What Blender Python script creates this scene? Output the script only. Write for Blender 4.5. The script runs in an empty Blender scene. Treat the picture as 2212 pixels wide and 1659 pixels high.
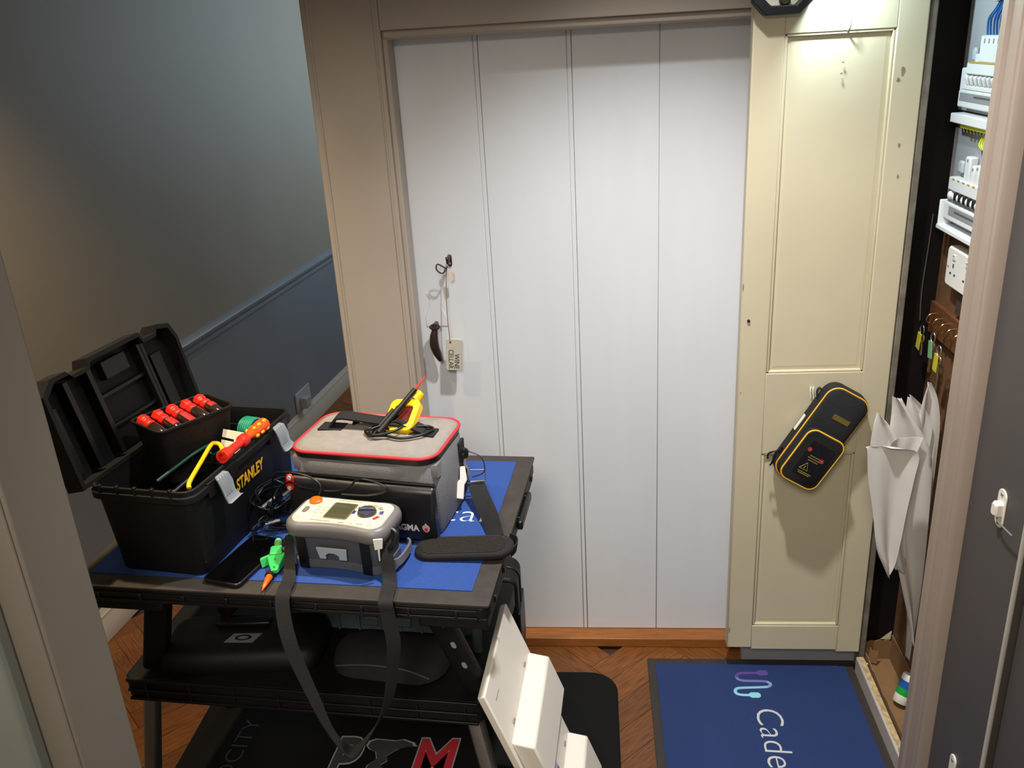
import bpy, bmesh, math, random
from mathutils import Vector, Matrix, Euler
random.seed(7)
C = bpy.context.scene.collection
S = bpy.context.scene
PI = math.pi
R = math.radians
V = Vector

# ---------------------------------------------------------------- camera
cam_d = bpy.data.cameras.new('camera'); cam_d.sensor_width = 36.0
cam_d.lens = 1886.03 / 2212 * 36.0; cam_d.clip_start = 0.02
cam = bpy.data.objects.new('camera', cam_d); C.objects.link(cam)
right = V((0.99472, 0.08284, -0.06054)); fwd = V((-0.0972, 0.9254, -0.3665))
PIT, ROL, YAW = 0.37530144, -0.05940127, 0.10470713
fwd = V((-math.sin(YAW) * math.cos(PIT), math.cos(YAW) * math.cos(PIT), -math.sin(PIT)))
r0 = V((math.cos(YAW), math.sin(YAW), 0)); d0 = fwd.cross(r0)
right = math.cos(ROL) * r0 - math.sin(ROL) * d0
down = math.sin(ROL) * r0 + math.cos(ROL) * d0
cam.matrix_world = Matrix(((right.x, -down.x, -fwd.x, 0), (right.y, -down.y, -fwd.y, 0),
                           (right.z, -down.z, -fwd.z, 1.65), (0, 0, 0, 1)))
S.camera = cam
S.view_settings.view_transform = 'Standard'
S.view_settings.look = 'None'
S.view_settings.gamma = 1.0
S.view_settings.exposure = 0.0
try: S.view_settings.use_curve_mapping = False
except Exception: pass

# ---------------------------------------------------------------- light
W = bpy.data.worlds.new('world'); S.world = W; W.use_nodes = True
W.node_tree.nodes['Background'].inputs[0].default_value = (1.0, 0.88, 0.74, 1)
W.node_tree.nodes['Background'].inputs[1].default_value = 0.30

def lamp(name, kind, loc, target, energy, col, **k):
    d = bpy.data.lights.new(name, kind); d.energy = energy; d.color = col
    for a, b in k.items(): setattr(d, a, b)
    o = bpy.data.objects.new(name, d); C.objects.link(o); o.location = loc
    o.rotation_euler = (V(target) - V(loc)).to_track_quat('-Z', 'Y').to_euler()
    return o
# ceiling downlight in front of the boarded door, one over the table, an added fill lamp in the room behind
lamp('downlight', 'SPOT', (0.14, 1.42, 2.42), (0.14, 1.45, 0), 160, (1.0, 0.985, 1.0), spot_size=R(88), spot_blend=0.85, shadow_soft_size=0.035)
lamp('downlight', 'SPOT', (-1.05, 1.46, 2.42), (-1.33, 1.62, 0.5), 125, (1.0, 0.78, 0.48), spot_size=R(86), spot_blend=0.9, shadow_soft_size=0.04)
# daylight from the window of the hallway on the left
lamp('hall_daylight', 'AREA', (-0.35, 4.4, 1.7), (-1.3, 4.1, 1.3), 15, (0.60, 0.82, 1.0), shape='RECTANGLE', size=0.6, size_y=1.0)
# unseen lamp behind the camera, added as fill for the boarded door
lamp('room_fill_lamp', 'AREA', (-0.25, -0.6, 2.4), (-0.1, 2.0, 0.6), 34, (1.0, 0.90, 0.76), shape='DISK', size=0.6)

# ---------------------------------------------------------------- materials
def lin(c):
    if isinstance(c, str): c = tuple(int(c[i:i + 2], 16) for i in (0, 2, 4))
    return tuple(((v / 255) / 12.92 if v / 255 <= 0.04045 else ((v / 255 + 0.055) / 1.055) ** 2.4) for v in c) + (1,)
MATS = {}
def mat(name, col, rough=0.5, metal=0.0, var=0.06, vs=6.0, bump=0.0, bs=80.0, emit=0.0, spec=0.5, stretch=None, trans=0.0, alpha=1.0, rnd=0.0, coat=0.0, col2=None):
    if name in MATS: return MATS[name]
    m = bpy.data.materials.new(name); m.use_nodes = True
    nt = m.node_tree; N = nt.nodes; Lk = nt.links; b = N['Principled BSDF']
    base = lin(col)
    tc = N.new('ShaderNodeTexCoord'); src = tc.outputs['Object']
    if stretch:
        mp = N.new('ShaderNodeMapping'); mp.inputs['Scale'].default_value = stretch
        Lk.new(src, mp.inputs['Vector']); src = mp.outputs['Vector']
    if var > 0:
        n = N.new('ShaderNodeTexNoise'); n.inputs['Scale'].default_value = vs; n.inputs['Detail'].default_value = 6
        Lk.new(src, n.inputs['Vector'])
        rp = N.new('ShaderNodeValToRGB')
        c2 = lin(col2) if col2 else base
        lo = tuple(c * (1 - var) for c in base[:3]) + (1,); hi = tuple(min(1, c * (1 + var)) for c in c2[:3]) + (1,)
        rp.color_ramp.elements[0].color = lo; rp.color_ramp.elements[1].color = hi
        rp.color_ramp.elements[0].position = 0.3; rp.color_ramp.elements[1].position = 0.7
        Lk.new(n.outputs['Fac'], rp.inputs['Fac']); out = rp.outputs['Color']
        if rnd > 0:
            oi = N.new('ShaderNodeObjectInfo'); mr = N.new('ShaderNodeMapRange')
            mr.inputs['To Min'].default_value = 1 - rnd; mr.inputs['To Max'].default_value = 1 + rnd
            Lk.new(oi.outputs['Random'], mr.inputs['Value'])
            mx = N.new('ShaderNodeVectorMath'); mx.operation = 'SCALE'
            Lk.new(out, mx.inputs[0]); Lk.new(mr.outputs['Result'], mx.inputs['Scale']); out = mx.outputs[0]
        Lk.new(out, b.inputs['Base Color'])
    else:
        b.inputs['Base Color'].default_value = base
    b.inputs['Roughness'].default_value = rough; b.inputs['Metallic'].default_value = metal
    b.inputs['Specular IOR Level'].default_value = spec
    b.inputs['Coat Weight'].default_value = coat
    if trans: b.inputs['Transmission Weight'].default_value = trans
    if alpha < 1: b.inputs['Alpha'].default_value = alpha
    if emit:
        b.inputs['Emission Color'].default_value = base; b.inputs['Emission Strength'].default_value = emit
    if bump > 0:
        n2 = N.new('ShaderNodeTexNoise'); n2.inputs['Scale'].default_value = bs; n2.inputs['Detail'].default_value = 4
        Lk.new(src, n2.inputs['Vector'])
        bp = N.new('ShaderNodeBump'); bp.inputs['Strength'].default_value = bump; bp.inputs['Distance'].default_value = 0.002
        Lk.new(n2.outputs['Fac'], bp.inputs['Height']); Lk.new(bp.outputs['Normal'], b.inputs['Normal'])
    MATS[name] = m
    return m

# ---------------------------------------------------------------- mesh helpers
class B:
    def __init__(s): s.bm = bmesh.new()
    def _x(s, vs, m):
        if m is not None: bmesh.ops.transform(s.bm, matrix=m, verts=vs)
    def box(s, x0, x1, y0, y1, z0, z1, m=None):
        vs = [s.bm.verts.new((x, y, z)) for z in (z0, z1) for y in (y0, y1) for x in (x0, x1)]
        for f in ((0, 2, 3, 1), (4, 5, 7, 6), (0, 1, 5, 4), (1, 3, 7, 5), (3, 2, 6, 7), (2, 0, 4, 6)):
            s.bm.faces.new([vs[i] for i in f])
        s._x(vs, m); return s
    def loft(s, rings, cap0=True, cap1=True, closed=True, loop=False, m=None):
        rr = [[s.bm.verts.new(p) for p in r] for r in rings]
        n = len(rr[0]); prs = list(zip(rr[:-1], rr[1:]))
        if loop: prs.append((rr[-1], rr[0]))
        for a, b in prs:
            for i in range(n if closed else n - 1):
                j = (i + 1) % n
                try: s.bm.faces.new((a[i], a[j], b[j], b[i]))
                except ValueError: pass
        if cap0 and not loop: s.bm.faces.new(rr[0][::-1])
        if cap1 and not loop: s.bm.faces.new(rr[-1])
        s._x([v for r in rr for v in r], m); return s
    def prism(s, poly, z0, z1, m=None):
        return s.loft([[(x, y, z0) for x, y in poly], [(x, y, z1) for x, y in poly]], m=m)
    def lathe(s, prof, n=20, m=None):
        return s.loft([[(r * math.cos(2 * PI * i / n), r * math.sin(2 * PI * i / n), z) for i in range(n)] for r, z in prof], m=m)
    def cyl(s, p0, p1, r0, r1=None, n=14):
        r1 = r0 if r1 is None else r1
        p0 = V(p0); p1 = V(p1); d = p1 - p0
        q = d.to_track_quat('Z', 'Y').to_matrix().to_4x4(); q.translation = p0
        return s.lathe([(r0, 0), (r1, d.length)], n, q)
    def tube(s, pts, r, n=8, closed=False, smooth=0):
        pts = [V(p) for p in pts]
        if smooth: pts = crom(pts, smooth, closed)
        rings = []; N0 = len(pts); up = V((0, 0, 1)); prev = None
        for i, p in enumerate(pts):
            a = pts[(i - 1) % N0] if (closed or i > 0) else p
            b = pts[(i + 1) % N0] if (closed or i < N0 - 1) else p
            t = (b - a).normalized()
            if prev is None:
                x = t.cross(up)
                if x.length < 0.05: x = t.cross(V((1, 0, 0)))
            else: x = prev - t * prev.dot(t)
            x.normalize(); prev = x; y = t.cross(x)
            if isinstance(r, (list, tuple)):
                q = i * (len(r) - 1) / max(1, N0 - 1); a_ = int(q); e_ = min(a_ + 1, len(r) - 1); rad = r[a_] + (r[e_] - r[a_]) * (q - a_)
            else: rad = r
            rings.append([p + (x * math.cos(2 * PI * k / n) + y * math.sin(2 * PI * k / n)) * rad for k in range(n)])
        return s.loft(rings, loop=closed)
    def ribbon(s, pts, wid, th=0.0016, smooth=0):
        # pts: centre line, wid: list (or one) of half-width vectors
        pts = [V(p) for p in pts]
        ws = [V(w) for w in wid] if isinstance(wid[0], (list, tuple, Vector)) else [V(wid)] * len(pts)
        if smooth:
            ws = crom(ws, smooth); pts = crom(pts, smooth)
        rings = []
        for i, p in enumerate(pts):
            t = (pts[min(i + 1, len(pts) - 1)] - pts[max(i - 1, 0)]).normalized()
            nn = t.cross(ws[i]).normalized() * th / 2
            rings.append([p - ws[i] - nn, p + ws[i] - nn, p + ws[i] + nn, p - ws[i] + nn])
        return s.loft(rings)
    def ico(s, c, r, sc=(1, 1, 1), sub=2):
        q = bmesh.ops.create_icosphere(s.bm, subdivisions=sub, radius=r)
        bmesh.ops.transform(s.bm, matrix=Matrix.Translation(c) @ Matrix.Diagonal((*sc, 1)), verts=q['verts']); return s
    def build(s, name, m, parent=None, loc=None, rot=None, bev=0, seg=2, smooth=30):
        bmesh.ops.recalc_face_normals(s.bm, faces=s.bm.faces)
        me = bpy.data.meshes.new(name); s.bm.to_mesh(me); s.bm.free()
        return link(name, me, m, parent, loc, rot, bev, seg, smooth)

def link(name, me, m, parent=None, loc=None, rot=None, bev=0, seg=2, smooth=30):
    if m is not None and not me.materials: me.materials.append(m)
    if smooth:
        me.shade_smooth(); me.set_sharp_from_angle(angle=R(smooth))
    o = bpy.data.objects.new(name, me); C.objects.link(o)
    if parent: o.parent = parent
    if loc is not None: o.location = loc
    if rot is not None: o.rotation_euler = rot
    if bev:
        b = o.modifiers.new('bevel', 'BEVEL'); b.width = bev; b.segments = seg; b.limit_method = 'ANGLE'; b.angle_limit = R(35)
    return o

def crom(p, k, closed=False):
    out = []; n = len(p)
    rng = range(n if closed else n - 1)
    for i in rng:
        if closed: a, b, c, d = p[(i - 1) % n], p[i], p[(i + 1) % n], p[(i + 2) % n]
        else: a, b, c, d = p[max(i - 1, 0)], p[i], p[i + 1], p[min(i + 2, n - 1)]
        for j in range(k):
            t = j / k
            out.append(0.5 * ((2 * b) + (c - a) * t + (2 * a - 5 * b + 4 * c - d) * t * t + (3 * b - a - 3 * c + d) * t ** 3))
    if not closed: out.append(p[-1].copy())
    return out

def rrect(w, d, r, n=5, cx=0, cy=0):
    pts = []
    for sx, sy, a in ((1, -1, -90), (1, 1, 0), (-1, 1, 90), (-1, -1, 180)):
        for k in range(n + 1):
            t = R(a + 90 * k / n)
            pts.append((cx + sx * (w / 2 - r) + r * math.cos(t), cy + sy * (d / 2 - r) + r * math.sin(t)))
    return pts
def ring(w, d, r, z, n=5, cx=0, cy=0): return [(x, y, z) for x, y in rrect(w, d, r, n, cx, cy)]

def thing(name, label, cat, loc=(0, 0, 0), rz=0, group=None, rot=None):
    o = bpy.data.objects.new(name, None); C.objects.link(o); o.empty_display_size = 0.05
    o.location = loc; o.rotation_euler = rot if rot else (0, 0, R(rz)); return tag(o, label, cat, group)
def tag(o, label, cat, group=None):
    o['label'] = label; o['category'] = cat
    if group: o['group'] = group
    return o
def struct(o, label=None):
    o['kind'] = 'structure'
    if label: o['label'] = label
    return o
def lab(o, s): o['label'] = s; return o

def text(name, s, size, m, parent, mtx, ext=0.0004, shear=0, bold=0, sx=1, align='CENTER', bev=0):
    cu = bpy.data.curves.new(name, 'FONT'); cu.body = s; cu.size = size; cu.extrude = ext; cu.shear = shear; cu.offset = bold
    cu.align_x = align; cu.align_y = 'CENTER'; cu.resolution_u = 4
    o = bpy.data.objects.new(name, cu); C.objects.link(o)
    dg = bpy.context.evaluated_depsgraph_get(); dg.update()
    me = bpy.data.meshes.new_from_object(o.evaluated_get(dg))
    bpy.data.objects.remove(o); bpy.data.curves.remove(cu)
    me.transform(mtx @ Matrix.Diagonal((sx, 1, 1, 1))); me.name = name; me.materials.clear()
    return link(name, me, m, parent, smooth=0)
def axes(o, x, y):
    # matrix whose local X goes along x, local Y along y, at o
    x = V(x).normalized(); y = V(y); y = (y - x * y.dot(x)).normalized(); z = x.cross(y)
    return Matrix(((x.x, y.x, z.x, o[0]), (x.y, y.y, z.y, o[1]), (x.z, y.z, z.z, o[2]), (0, 0, 0, 1)))

# palette
m_wall = mat('greige_wall_paint', '7f776b', 0.6, var=0.04, vs=3, bump=0.15, bs=60)
m_dado = mat('grey_dado_gloss', '70747a', 0.38, var=0.05, vs=3, bump=0.1, bs=25)
m_trim = mat('greige_trim_gloss', 'aa9f92', 0.42, var=0.03, bump=0.06, bs=30)
m_jamb = mat('grey_jamb_paint', '756e64', 0.5, var=0.03, bump=0.06, bs=30)
m_board = mat('white_board_paint', 'd3d6da', 0.42, var=0.025, vs=2.5, bump=0.10, bs=22, stretch=(4, 4, 1))
m_cream = mat('cream_gloss_paint', 'c4bb9f', 0.40, var=0.05, vs=4, bump=0.12, bs=26)
m_leaf = mat('dark_greige_door_paint', '474240', 0.55, var=0.05, vs=4)
m_white = mat('white_plastic', 'e6e4de', 0.35, var=0.02)
m_cwhite = mat('aged_white_plastic', 'd9d5c6', 0.4, var=0.03)
m_black = mat('black_plastic', '0c0c0c', 0.58, var=0.12, vs=20, bump=0.2, bs=300, spec=.35)
m_black2 = mat('satin_black_plastic', '0a0a0a', 0.42, var=0.1, vs=20)
m_rubber = mat('black_rubber', '0d0d0d', 0.85, var=0.15, vs=12, bump=0.3, bs=250, spec=0.2)
m_cordura = mat('black_fabric', '121110', 0.85, var=0.2, vs=90, bump=0.5, bs=500)
m_strap = mat('black_webbing', '121010', 0.8, var=0.2, vs=120, bump=0.4, bs=600)
m_grey_f = mat('grey_fabric', '8a847c', 0.9, var=0.07, vs=60, bump=0.5, bs=500)
m_grey_f2 = mat('grey_side_fabric', '77777a', 0.75, var=0.07, vs=40, bump=0.4, bs=400)
m_shiny_f = mat('black_coated_fabric', '17171a', 0.36, var=0.15, vs=30, bump=0.4, bs=30)
m_red = mat('red_piping', 'c22b33', 0.6, var=0.05)
m_redp = mat('red_plastic', 'e02818', 0.35, var=0.05)
m_orange = mat('orange_plastic', 'e8640f', 0.35, var=0.04)
m_yel = mat('yellow_plastic', 'f2bd0c', 0.4, var=0.04)
m_alu = mat('brushed_aluminium', 'a6a6a4', 0.35, 0.9, var=0.05, vs=30)
m_steel = mat('bright_steel', 'd8d8d8', 0.2, 1.0, var=0.02)
m_latch = mat('silver_plastic', '9aa3aa', 0.3, 0.4, var=0.05)
m_wood = mat('oak_parquet', '653711', 0.38, var=0.30, vs=9, stretch=(2.0, 22, 1), rnd=0.22, bump=0.08, bs=20, col2='724417')
m_oak = mat('oak_threshold', '8a5424', 0.4, var=0.2, vs=8, stretch=(2, 20, 20))
m_dark = mat('dark_stained_wood', '0b0806', 0.8, var=0.2, vs=10, spec=.2)
m_ply = mat('brown_board', '6b4a30', 0.6, var=0.15, vs=10, stretch=(1, 2, 8))
m_card = mat('brown_cardboard', '80603c', 0.8, var=0.12, vs=12)
m_blue = mat('blue_mat_pile', '22458a', 0.9, var=0.08, vs=200, bump=0.5, bs=900)
m_blue2 = mat('blue_mat_pile_floor', '183060', 0.9, var=0.08, vs=200, bump=0.5, bs=900)
m_mated = mat('grey_rubber_edge', '332d28', 0.7, var=0.2, vs=30, bump=0.3, bs=200)
m_print = mat('white_print', 'dfe6ee', 0.8, var=0.0)
m_dbrown = mat('dark_brown_iron', '2b1c1a', 0.28, var=0.1)
# ================================================================ SETTING
fl = struct(B().box(-1.75, 0.9, 0.6, 5.1, -0.05, -0.012).build('floor', mat('floor_screed', '3a2412', 0.7), smooth=0), 'herringbone oak parquet floor')
# herringbone blocks, each one a part
BW, BL = 0.074, 4
pm = B().box(0.0006, BW * BL - 0.0006, 0.0006, BW - 0.0006, -0.012, 0.0)
pmesh = None
c45 = Matrix.Rotation(R(45), 4, 'Z')
for k in range(-40, 80):
    for mm in range(-8, 12):
        for hv in (0, 1):
            if hv == 0: x, y, a = (k + 2 * BL * mm) * BW, k * BW, 0
            else: x, y, a = (k + 1) * BW, (k - 2 * BL + 1 + 2 * BL * mm) * BW, 90
            ctr = c45 @ (V((x, y, 0)) + (V((BW * BL / 2, BW / 2, 0)) if hv == 0 else V((-BW / 2, BW * BL / 2, 0))))
            cx, cy = ctr.x + 0.02, ctr.y + 1.0
            ok = (-1.58 + 0.1 * (cy - 2.1) < cx < -0.45 and 1.45 < cy < 4.3) or (-0.55 <= cx < 0.62 and 1.5 < cy < 2.13)
            if cx > 0.36 and cy < 1.85: ok = False
            if cx > -0.4 and cy > 2.2: ok = False
            if -0.85 < cx < -0.15 and cy < 1.80: ok = False
            if not ok: continue
            if pmesh is None:
                o = pm.build('plank', m_wood, fl, smooth=0); pmesh = o.data
            else:
                o = bpy.data.objects.new('plank', pmesh); C.objects.link(o); o.parent = fl
            p = c45 @ V((x, y, 0)); o.location = (p.x + 0.02, p.y + 1.0, random.uniform(-0.0006, 0)); o.rotation_euler = (0, 0, R(45 + a))

struct(B().box(-1.75, 0.9, 0.6, 5.1, 2.45, 2.5).build('ceiling', mat('ceiling_paint', 'd8d4cc', 0.8), smooth=0))
# left wall runs on into the hallway, turned about 5.8 degrees
lw = struct(B().box(-0.12, 0, -1.6, 3.1, -0.01, 2.46).build('wall_left', m_wall, None, (-1.529, 2.138, 0), (0, 0, R(-5.765)), smooth=0), 'greige painted wall with a darker dado below a rail')
B().box(0, 0.004, -1.59, 3.09, 0, 0.70).build('dado_panel', m_dado, lw, smooth=0)
prof = [(0.0, 0.668), (0.012, 0.670), (0.012, 0.680), (0.006, 0.684), (0.006, 0.692), (0.022, 0.700), (0.024, 0.712), (0.014, 0.722), (0.0, 0.726)]
B().loft([[(x, -1.59, z) for x, z in prof], [(x, 3.09, z) for x, z in prof]]).build('dado_rail', m_dado, lw, smooth=50)
prof = [(0.0, 0), (0.024, 0), (0.024, 0.062), (0.016, 0.070), (0.016, 0.082), (0.010, 0.086), (0.008, 0.098), (0.0, 0.104)]
sk = struct(B().loft([[(x, -1.59, z) for x, z in prof], [(x, 3.09, z) for x, z in prof]]).build('baseboard_left', m_trim, None, (-1.529, 2.138, 0), (0, 0, R(-5.765)), smooth=50))
struct(B().box(-1.75, 0.9, 5.1, 5.2, 0, 2.46).build('wall_far', m_wall, smooth=0))

# wall behind the boarded door: pilaster, lintel, boarded door
struct(B().box(-0.642, 0.385, 2.19, 2.3, 0, 2.45).build('wall_back', m_wall, smooth=0))
t1 = struct(B().box(-0.637, -0.462, 2.05, 2.189, 0, 2.45).build('trim_1', m_trim, bev=0.003), 'greige painted door post with beaded edges')
for x in (-0.621, -0.474):
    pts = [(x, 2.0497, 0.0), (x, 2.0497, 2.44)]
    B().tube(pts, 0.0032, 8).build('bead', m_trim, t1)
B().box(-0.4625, -0.450, 2.062, 2.12, 0, 1.69).build('stop_strip', m_trim, t1, bev=0.003)
t2 = struct(B().box(-0.462, 0.70, 2.05, 2.189, 1.684, 2.45).build('trim_2', m_trim, None, None, (0, 0, 0), bev=0.002), 'greige lintel board over the boarded door')
B().box(-0.462, 0.385, 2.058, 2.12, 1.664, 1.685).build('edge_moulding', m_trim, t2, bev=0.006)

d1 = struct(thing('door_1', 'white boarded cellar door of wide beaded boards', 'door', (0, 2.13, 0))); del d1['category']
ed = [-0.4625, -0.257, -0.043, 0.156, 0.385]
for i in range(4):
    a, b = ed[i], ed[i + 1]
    bb = 0.011 if i in (0, 1) else 0.0
    B().box(a + 0.0003, b - 0.0003 - bb, 0, 0.03, 0.03, 1.69).build('board', m_board, d1, bev=0.0015)
    if bb: B().box(b - bb, b - 0.0005, 0.0, 0.03, 0.03, 1.69).build('bead', m_board, d1, bev=0.0015)
th = struct(B().box(-0.462, 0.385, 2.082, 2.16, 0, 0.029).build('trim_3', m_oak, bev=0.002), 'oak threshold strip under the boarded door')

# short wall and plinth under the cupboard door
struct(B().box(0.39, 0.70, 2.045, 2.19, 0, 1.69).build('trim_4', m_board, bev=0.002))
struct(B().box(0.384, 0.697, 2.028, 2.046, 0, 0.10).build('baseboard_back', mat('grey_plinth_paint', '8a8a90', 0.5), bev=0.003))

# cupboard door, folded back against the wall, all in cream gloss
d2 = struct(thing('door_2', 'cream panelled cupboard door swung open against the wall', 'door', (0, 1.985, 0))); del d2['category']
DX0, DX1, PX0, PX1 = 0.336, 0.6865, 0.402, 0.624
B().box(DX0, PX0, 0, 0.033, 0.078, 1.98).build('stile', m_cream, d2, bev=0.003)
B().box(PX1, DX1, 0, 0.033, 0.066, 1.98).build('stile', m_cream, d2, bev=0.003)
for z0, z1 in ((0.074, 0.150), (0.664, 0.876), (1.629, 1.979)):
    B().box(PX0 - 0.001, PX1 + 0.001, 0, 0.033, z0, z1).build('rail', m_cream, d2, bev=0.0012)
for z0, z1 in ((0.150, 0.664), (0.876, 1.629)):
    pb = B()
    g = 0.016
    o_ = [(PX0, 0.012, z0), (PX1, 0.012, z0), (PX1, 0.012, z1), (PX0, 0.012, z1)]
    i_ = [(PX0 + g, 0.009, z0 + g), (PX1 - g, 0.009, z0 + g), (PX1 - g, 0.009, z1 - g), (PX0 + g, 0.009, z1 - g)]
    bk = [(x, 0.026, z) for x, _, z in o_]
    pb.loft([bk, o_, i_]).build('panel', m_cream, d2, smooth=0)
    mb = B()
    for x0, x1, a, b in ((PX0, PX0 + 0.006, z0, z1), (PX1 - 0.006, PX1, z0, z1)): mb.box(x0, x1, 0.002, 0.012, a, b)
    for a, b in ((z0, z0 + 0.006), (z1 - 0.006, z1)): mb.box(PX0, PX1, 0.002, 0.012, a, b)
    mb.build('moulding', m_cream, d2, bev=0.0018)
m_chip = mat('bare_wood_chip', '8a7a62', 0.8, var=0.3, vs=90)
for x, z, w, h in ((0.645, 1.545, .005, .012), (0.638, 1.527, .005, .006), (0.653, 1.394, .0035, .006), (0.657, 1.328, .003, .006), (0.521, 1.546, .003, .0025), (0.523, 1.568, .003, .002), (0.341, 0.136, .0022, .012), (0.343, 0.828, .0016, .003), (0.339, 1.09, .002, .012)):
    pts = [(x + w * math.cos(t) * random.uniform(.5, 1), z + h * math.sin(t) * random.uniform(.6, 1)) for t in [2 * PI * k / 9 for k in range(9)]]
    B().prism(pts, -0.0004, 0.002, Matrix(((1, 0, 0, 0), (0, 0, 1, 0), (0, 1, 0, 0), (0, 0, 0, 1)))).build('paint_chip', m_chip, d2, smooth=0)
B().cyl((0.354, -0.004, 1.01), (0.354, 0.01, 1.01), 0.0035, 0.004, 10).build('screw', m_dbrown, d2)
B().tube([(0.527, 0.01, 1.628), (0.527, -0.008, 1.630), (0.528, -0.013, 1.636), (0.530, -0.011, 1.652)], [0.002, 0.0018, 0.0016, 0.0008], 7, smooth=4).build('cup_hook', mat('painted_iron', '6b675c', 0.4), d2)

# right-hand wall with the cupboard opening
struct(B().box(0.6885, 0.704, 1.988, 2.034, 0.0, 2.0).build('trim_5', mat('worn_white_edge', '6f6a5e', 0.6, var=0.35, vs=25), bev=0.003), 'worn painted edge of the cupboard opening')
struct(B().box(0.7045, 0.83, 2.032, 2.06, 0.0, 2.0).build('wall_cupboard', m_dark, smooth=0), 'dark stained end of the cupboard')
cb = struct(B().box(0.786, 0.83, 1.3, 2.0315, 0.0, 2.0).build('wall_right', m_ply, smooth=0), 'brown board at the back of the cupboard')
struct(B().box(0.717, 0.83, 1.288, 1.30, 0.0, 2.0).build('wall_cupboard_near', m_dark, smooth=0))
t6 = struct(B().box(0.679, 0.700, 1.60, 1.9845, 0, 0.052).build('trim_6', mat('greige_sill_paint', 'b3aaa0', 0.5), bev=0.003), 'low painted sill of the cupboard')
n_ = 40; ys = [1.603 + .379 * k / n_ for k in range(n_ + 1)]
B().prism([(0.6845 + random.uniform(-.0015, .002), y) for y in ys] + [(0.6985 - random.uniform(0, .002), y) for y in ys[::-1]], 0.0515, 0.0530).build('worn_edge', mat('worn_sill_paint', 'b09a6c', 0.85, var=0.4, vs=70, bump=.5, bs=200), t6, smooth=0)
for k in range(7):
    y = 1.61 + random.uniform(0, .35) + 0.0 * k + random.uniform(-.012, .012); w = random.uniform(.003, .008)
    B().box(-w / 2, w / 2, -0.006, 0.006, 0, random.uniform(.0008, .0014), Matrix.Translation((0.693 + random.uniform(-.004, .004), y, 0.0515)) @ Matrix.Rotation(random.uniform(0, 3), 4, 'Z')).build('paint_flake', mat('flaked_paint', 'cbb98f', 0.8, var=0.3, vs=60), t6, smooth=0)
struct(B().box(0.7005, 0.786, 1.3, 2.031, 0, 0.012).build('trim_7', m_dark, smooth=0))
# near jamb: stepped architrave, then a dark door leaf folded back towards the viewer
prof = [(0.71, 1.596), (0.668, 1.596), (0.662, 1.590), (0.662, 1.570), (0.667, 1.566), (0.667, 1.530), (0.671, 1.526), (0.671, 1.520), (0.664, 1.515), (0.664, 1.505), (0.670, 1.500), (0.71, 1.500)]
struct(B().prism(prof, 0, 2.2).build('trim_8', mat('beige_architrave', '96877a', 0.42, var=0.03, bump=0.08, bs=30), smooth=40), 'moulded architrave beside the cupboard')
d3 = struct(thing('door_3', 'dark greige door leaf folded back at the right edge', 'door', (0, 0, 0))); del d3['category']
B().box(0.686, 0.716, 1.292, 1.4995, 0.01, 2.1).build('leaf', m_leaf, d3, bev=0.002)
B().tube([(0.687, 1.292, 0.012), (0.687, 1.292, 2.09)], 0.0042, 10).build('edge_bead', mat('bead_paint', 'a8a49c', 0.35), d3)
struct(B().box(0.70, 0.78, 0.9, 1.285, 0, 1.929).build('trim_9', m_leaf, bev=0.003))
# catch and bolt on the leaf
cb_ = lab(B().loft([ring(0.030, 0.072, 0.0145, z) for z in (0, 0.003)], m=axes((0.686, 1.376, 0.857), (0, -1, 0), (0, 0, 1))).build('catch', m_cwhite, d3, bev=0.001), 'white metal catch')
B().loft([ring(0.018, 0.026, 0.004, 0), ring(0.018, 0.026, 0.004, 0.010), ring(0.012, 0.020, 0.004, 0.014)], m=axes((0.684, 1.374, 0.857), (0, -1, 0), (0, 0, 1))).build('keeper', m_cwhite, cb_)
for z in (0.884, 0.830):
    B().ico((0.6825, 1.376, z), 0.0038, (0.5, 1, 1)).build('screw', m_alu, cb_)
B().tube([(0.680, 1.376, 0.839), (0.674, 1.360, 0.842), (0.672, 1.335, 0.845), (0.672, 1.300, 0.848)], 0.0016, 8, smooth=3).build('hook', m_alu, cb_)
cb2 = lab(B().loft([ring(0.024, 0.060, 0.0115, z) for z in (0, 0.004)], m=axes((0.686, 1.392, 0.262), (0, -1, 0), (0, 0, 1))).build('catch', m_cwhite, d3, bev=0.001), 'lower white catch')
B().ico((0.682, 1.392, 0.281), 0.004, (0.5, 1, 1)).build('screw', m_alu, cb2)

# near left jamb in the foreground; doorway head and wall are unseen, added to block fill light
struct(B().box(-0.7375, 1.0, 0.90, 1.02, 1.93, 2.45).build('trim_11', m_jamb, bev=0.004))  # unseen head, set low to keep the fill lamp off the lintel
struct(B().box(-1.75, -0.9505, 0.90, 1.02, 0, 2.45).build('wall_front', m_wall, smooth=0))
t10 = struct(B().box(-0.95, -0.738, 0.90, 1.02, 0, 2.45).build('trim_10', m_jamb, bev=0.004), 'grey painted door jamb in the left foreground')
B().box(-0.95, -0.742, 0.894, 0.9005, 0, 2.44).build('edge_strip', m_jamb, t10, bev=0.003)
B().box(-1.0, -0.780, 0.86, 0.894, 0, 2.44).build('stop', mat('pale_grey_paint', '74776f', 0.5), t10, bev=0.006)
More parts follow.
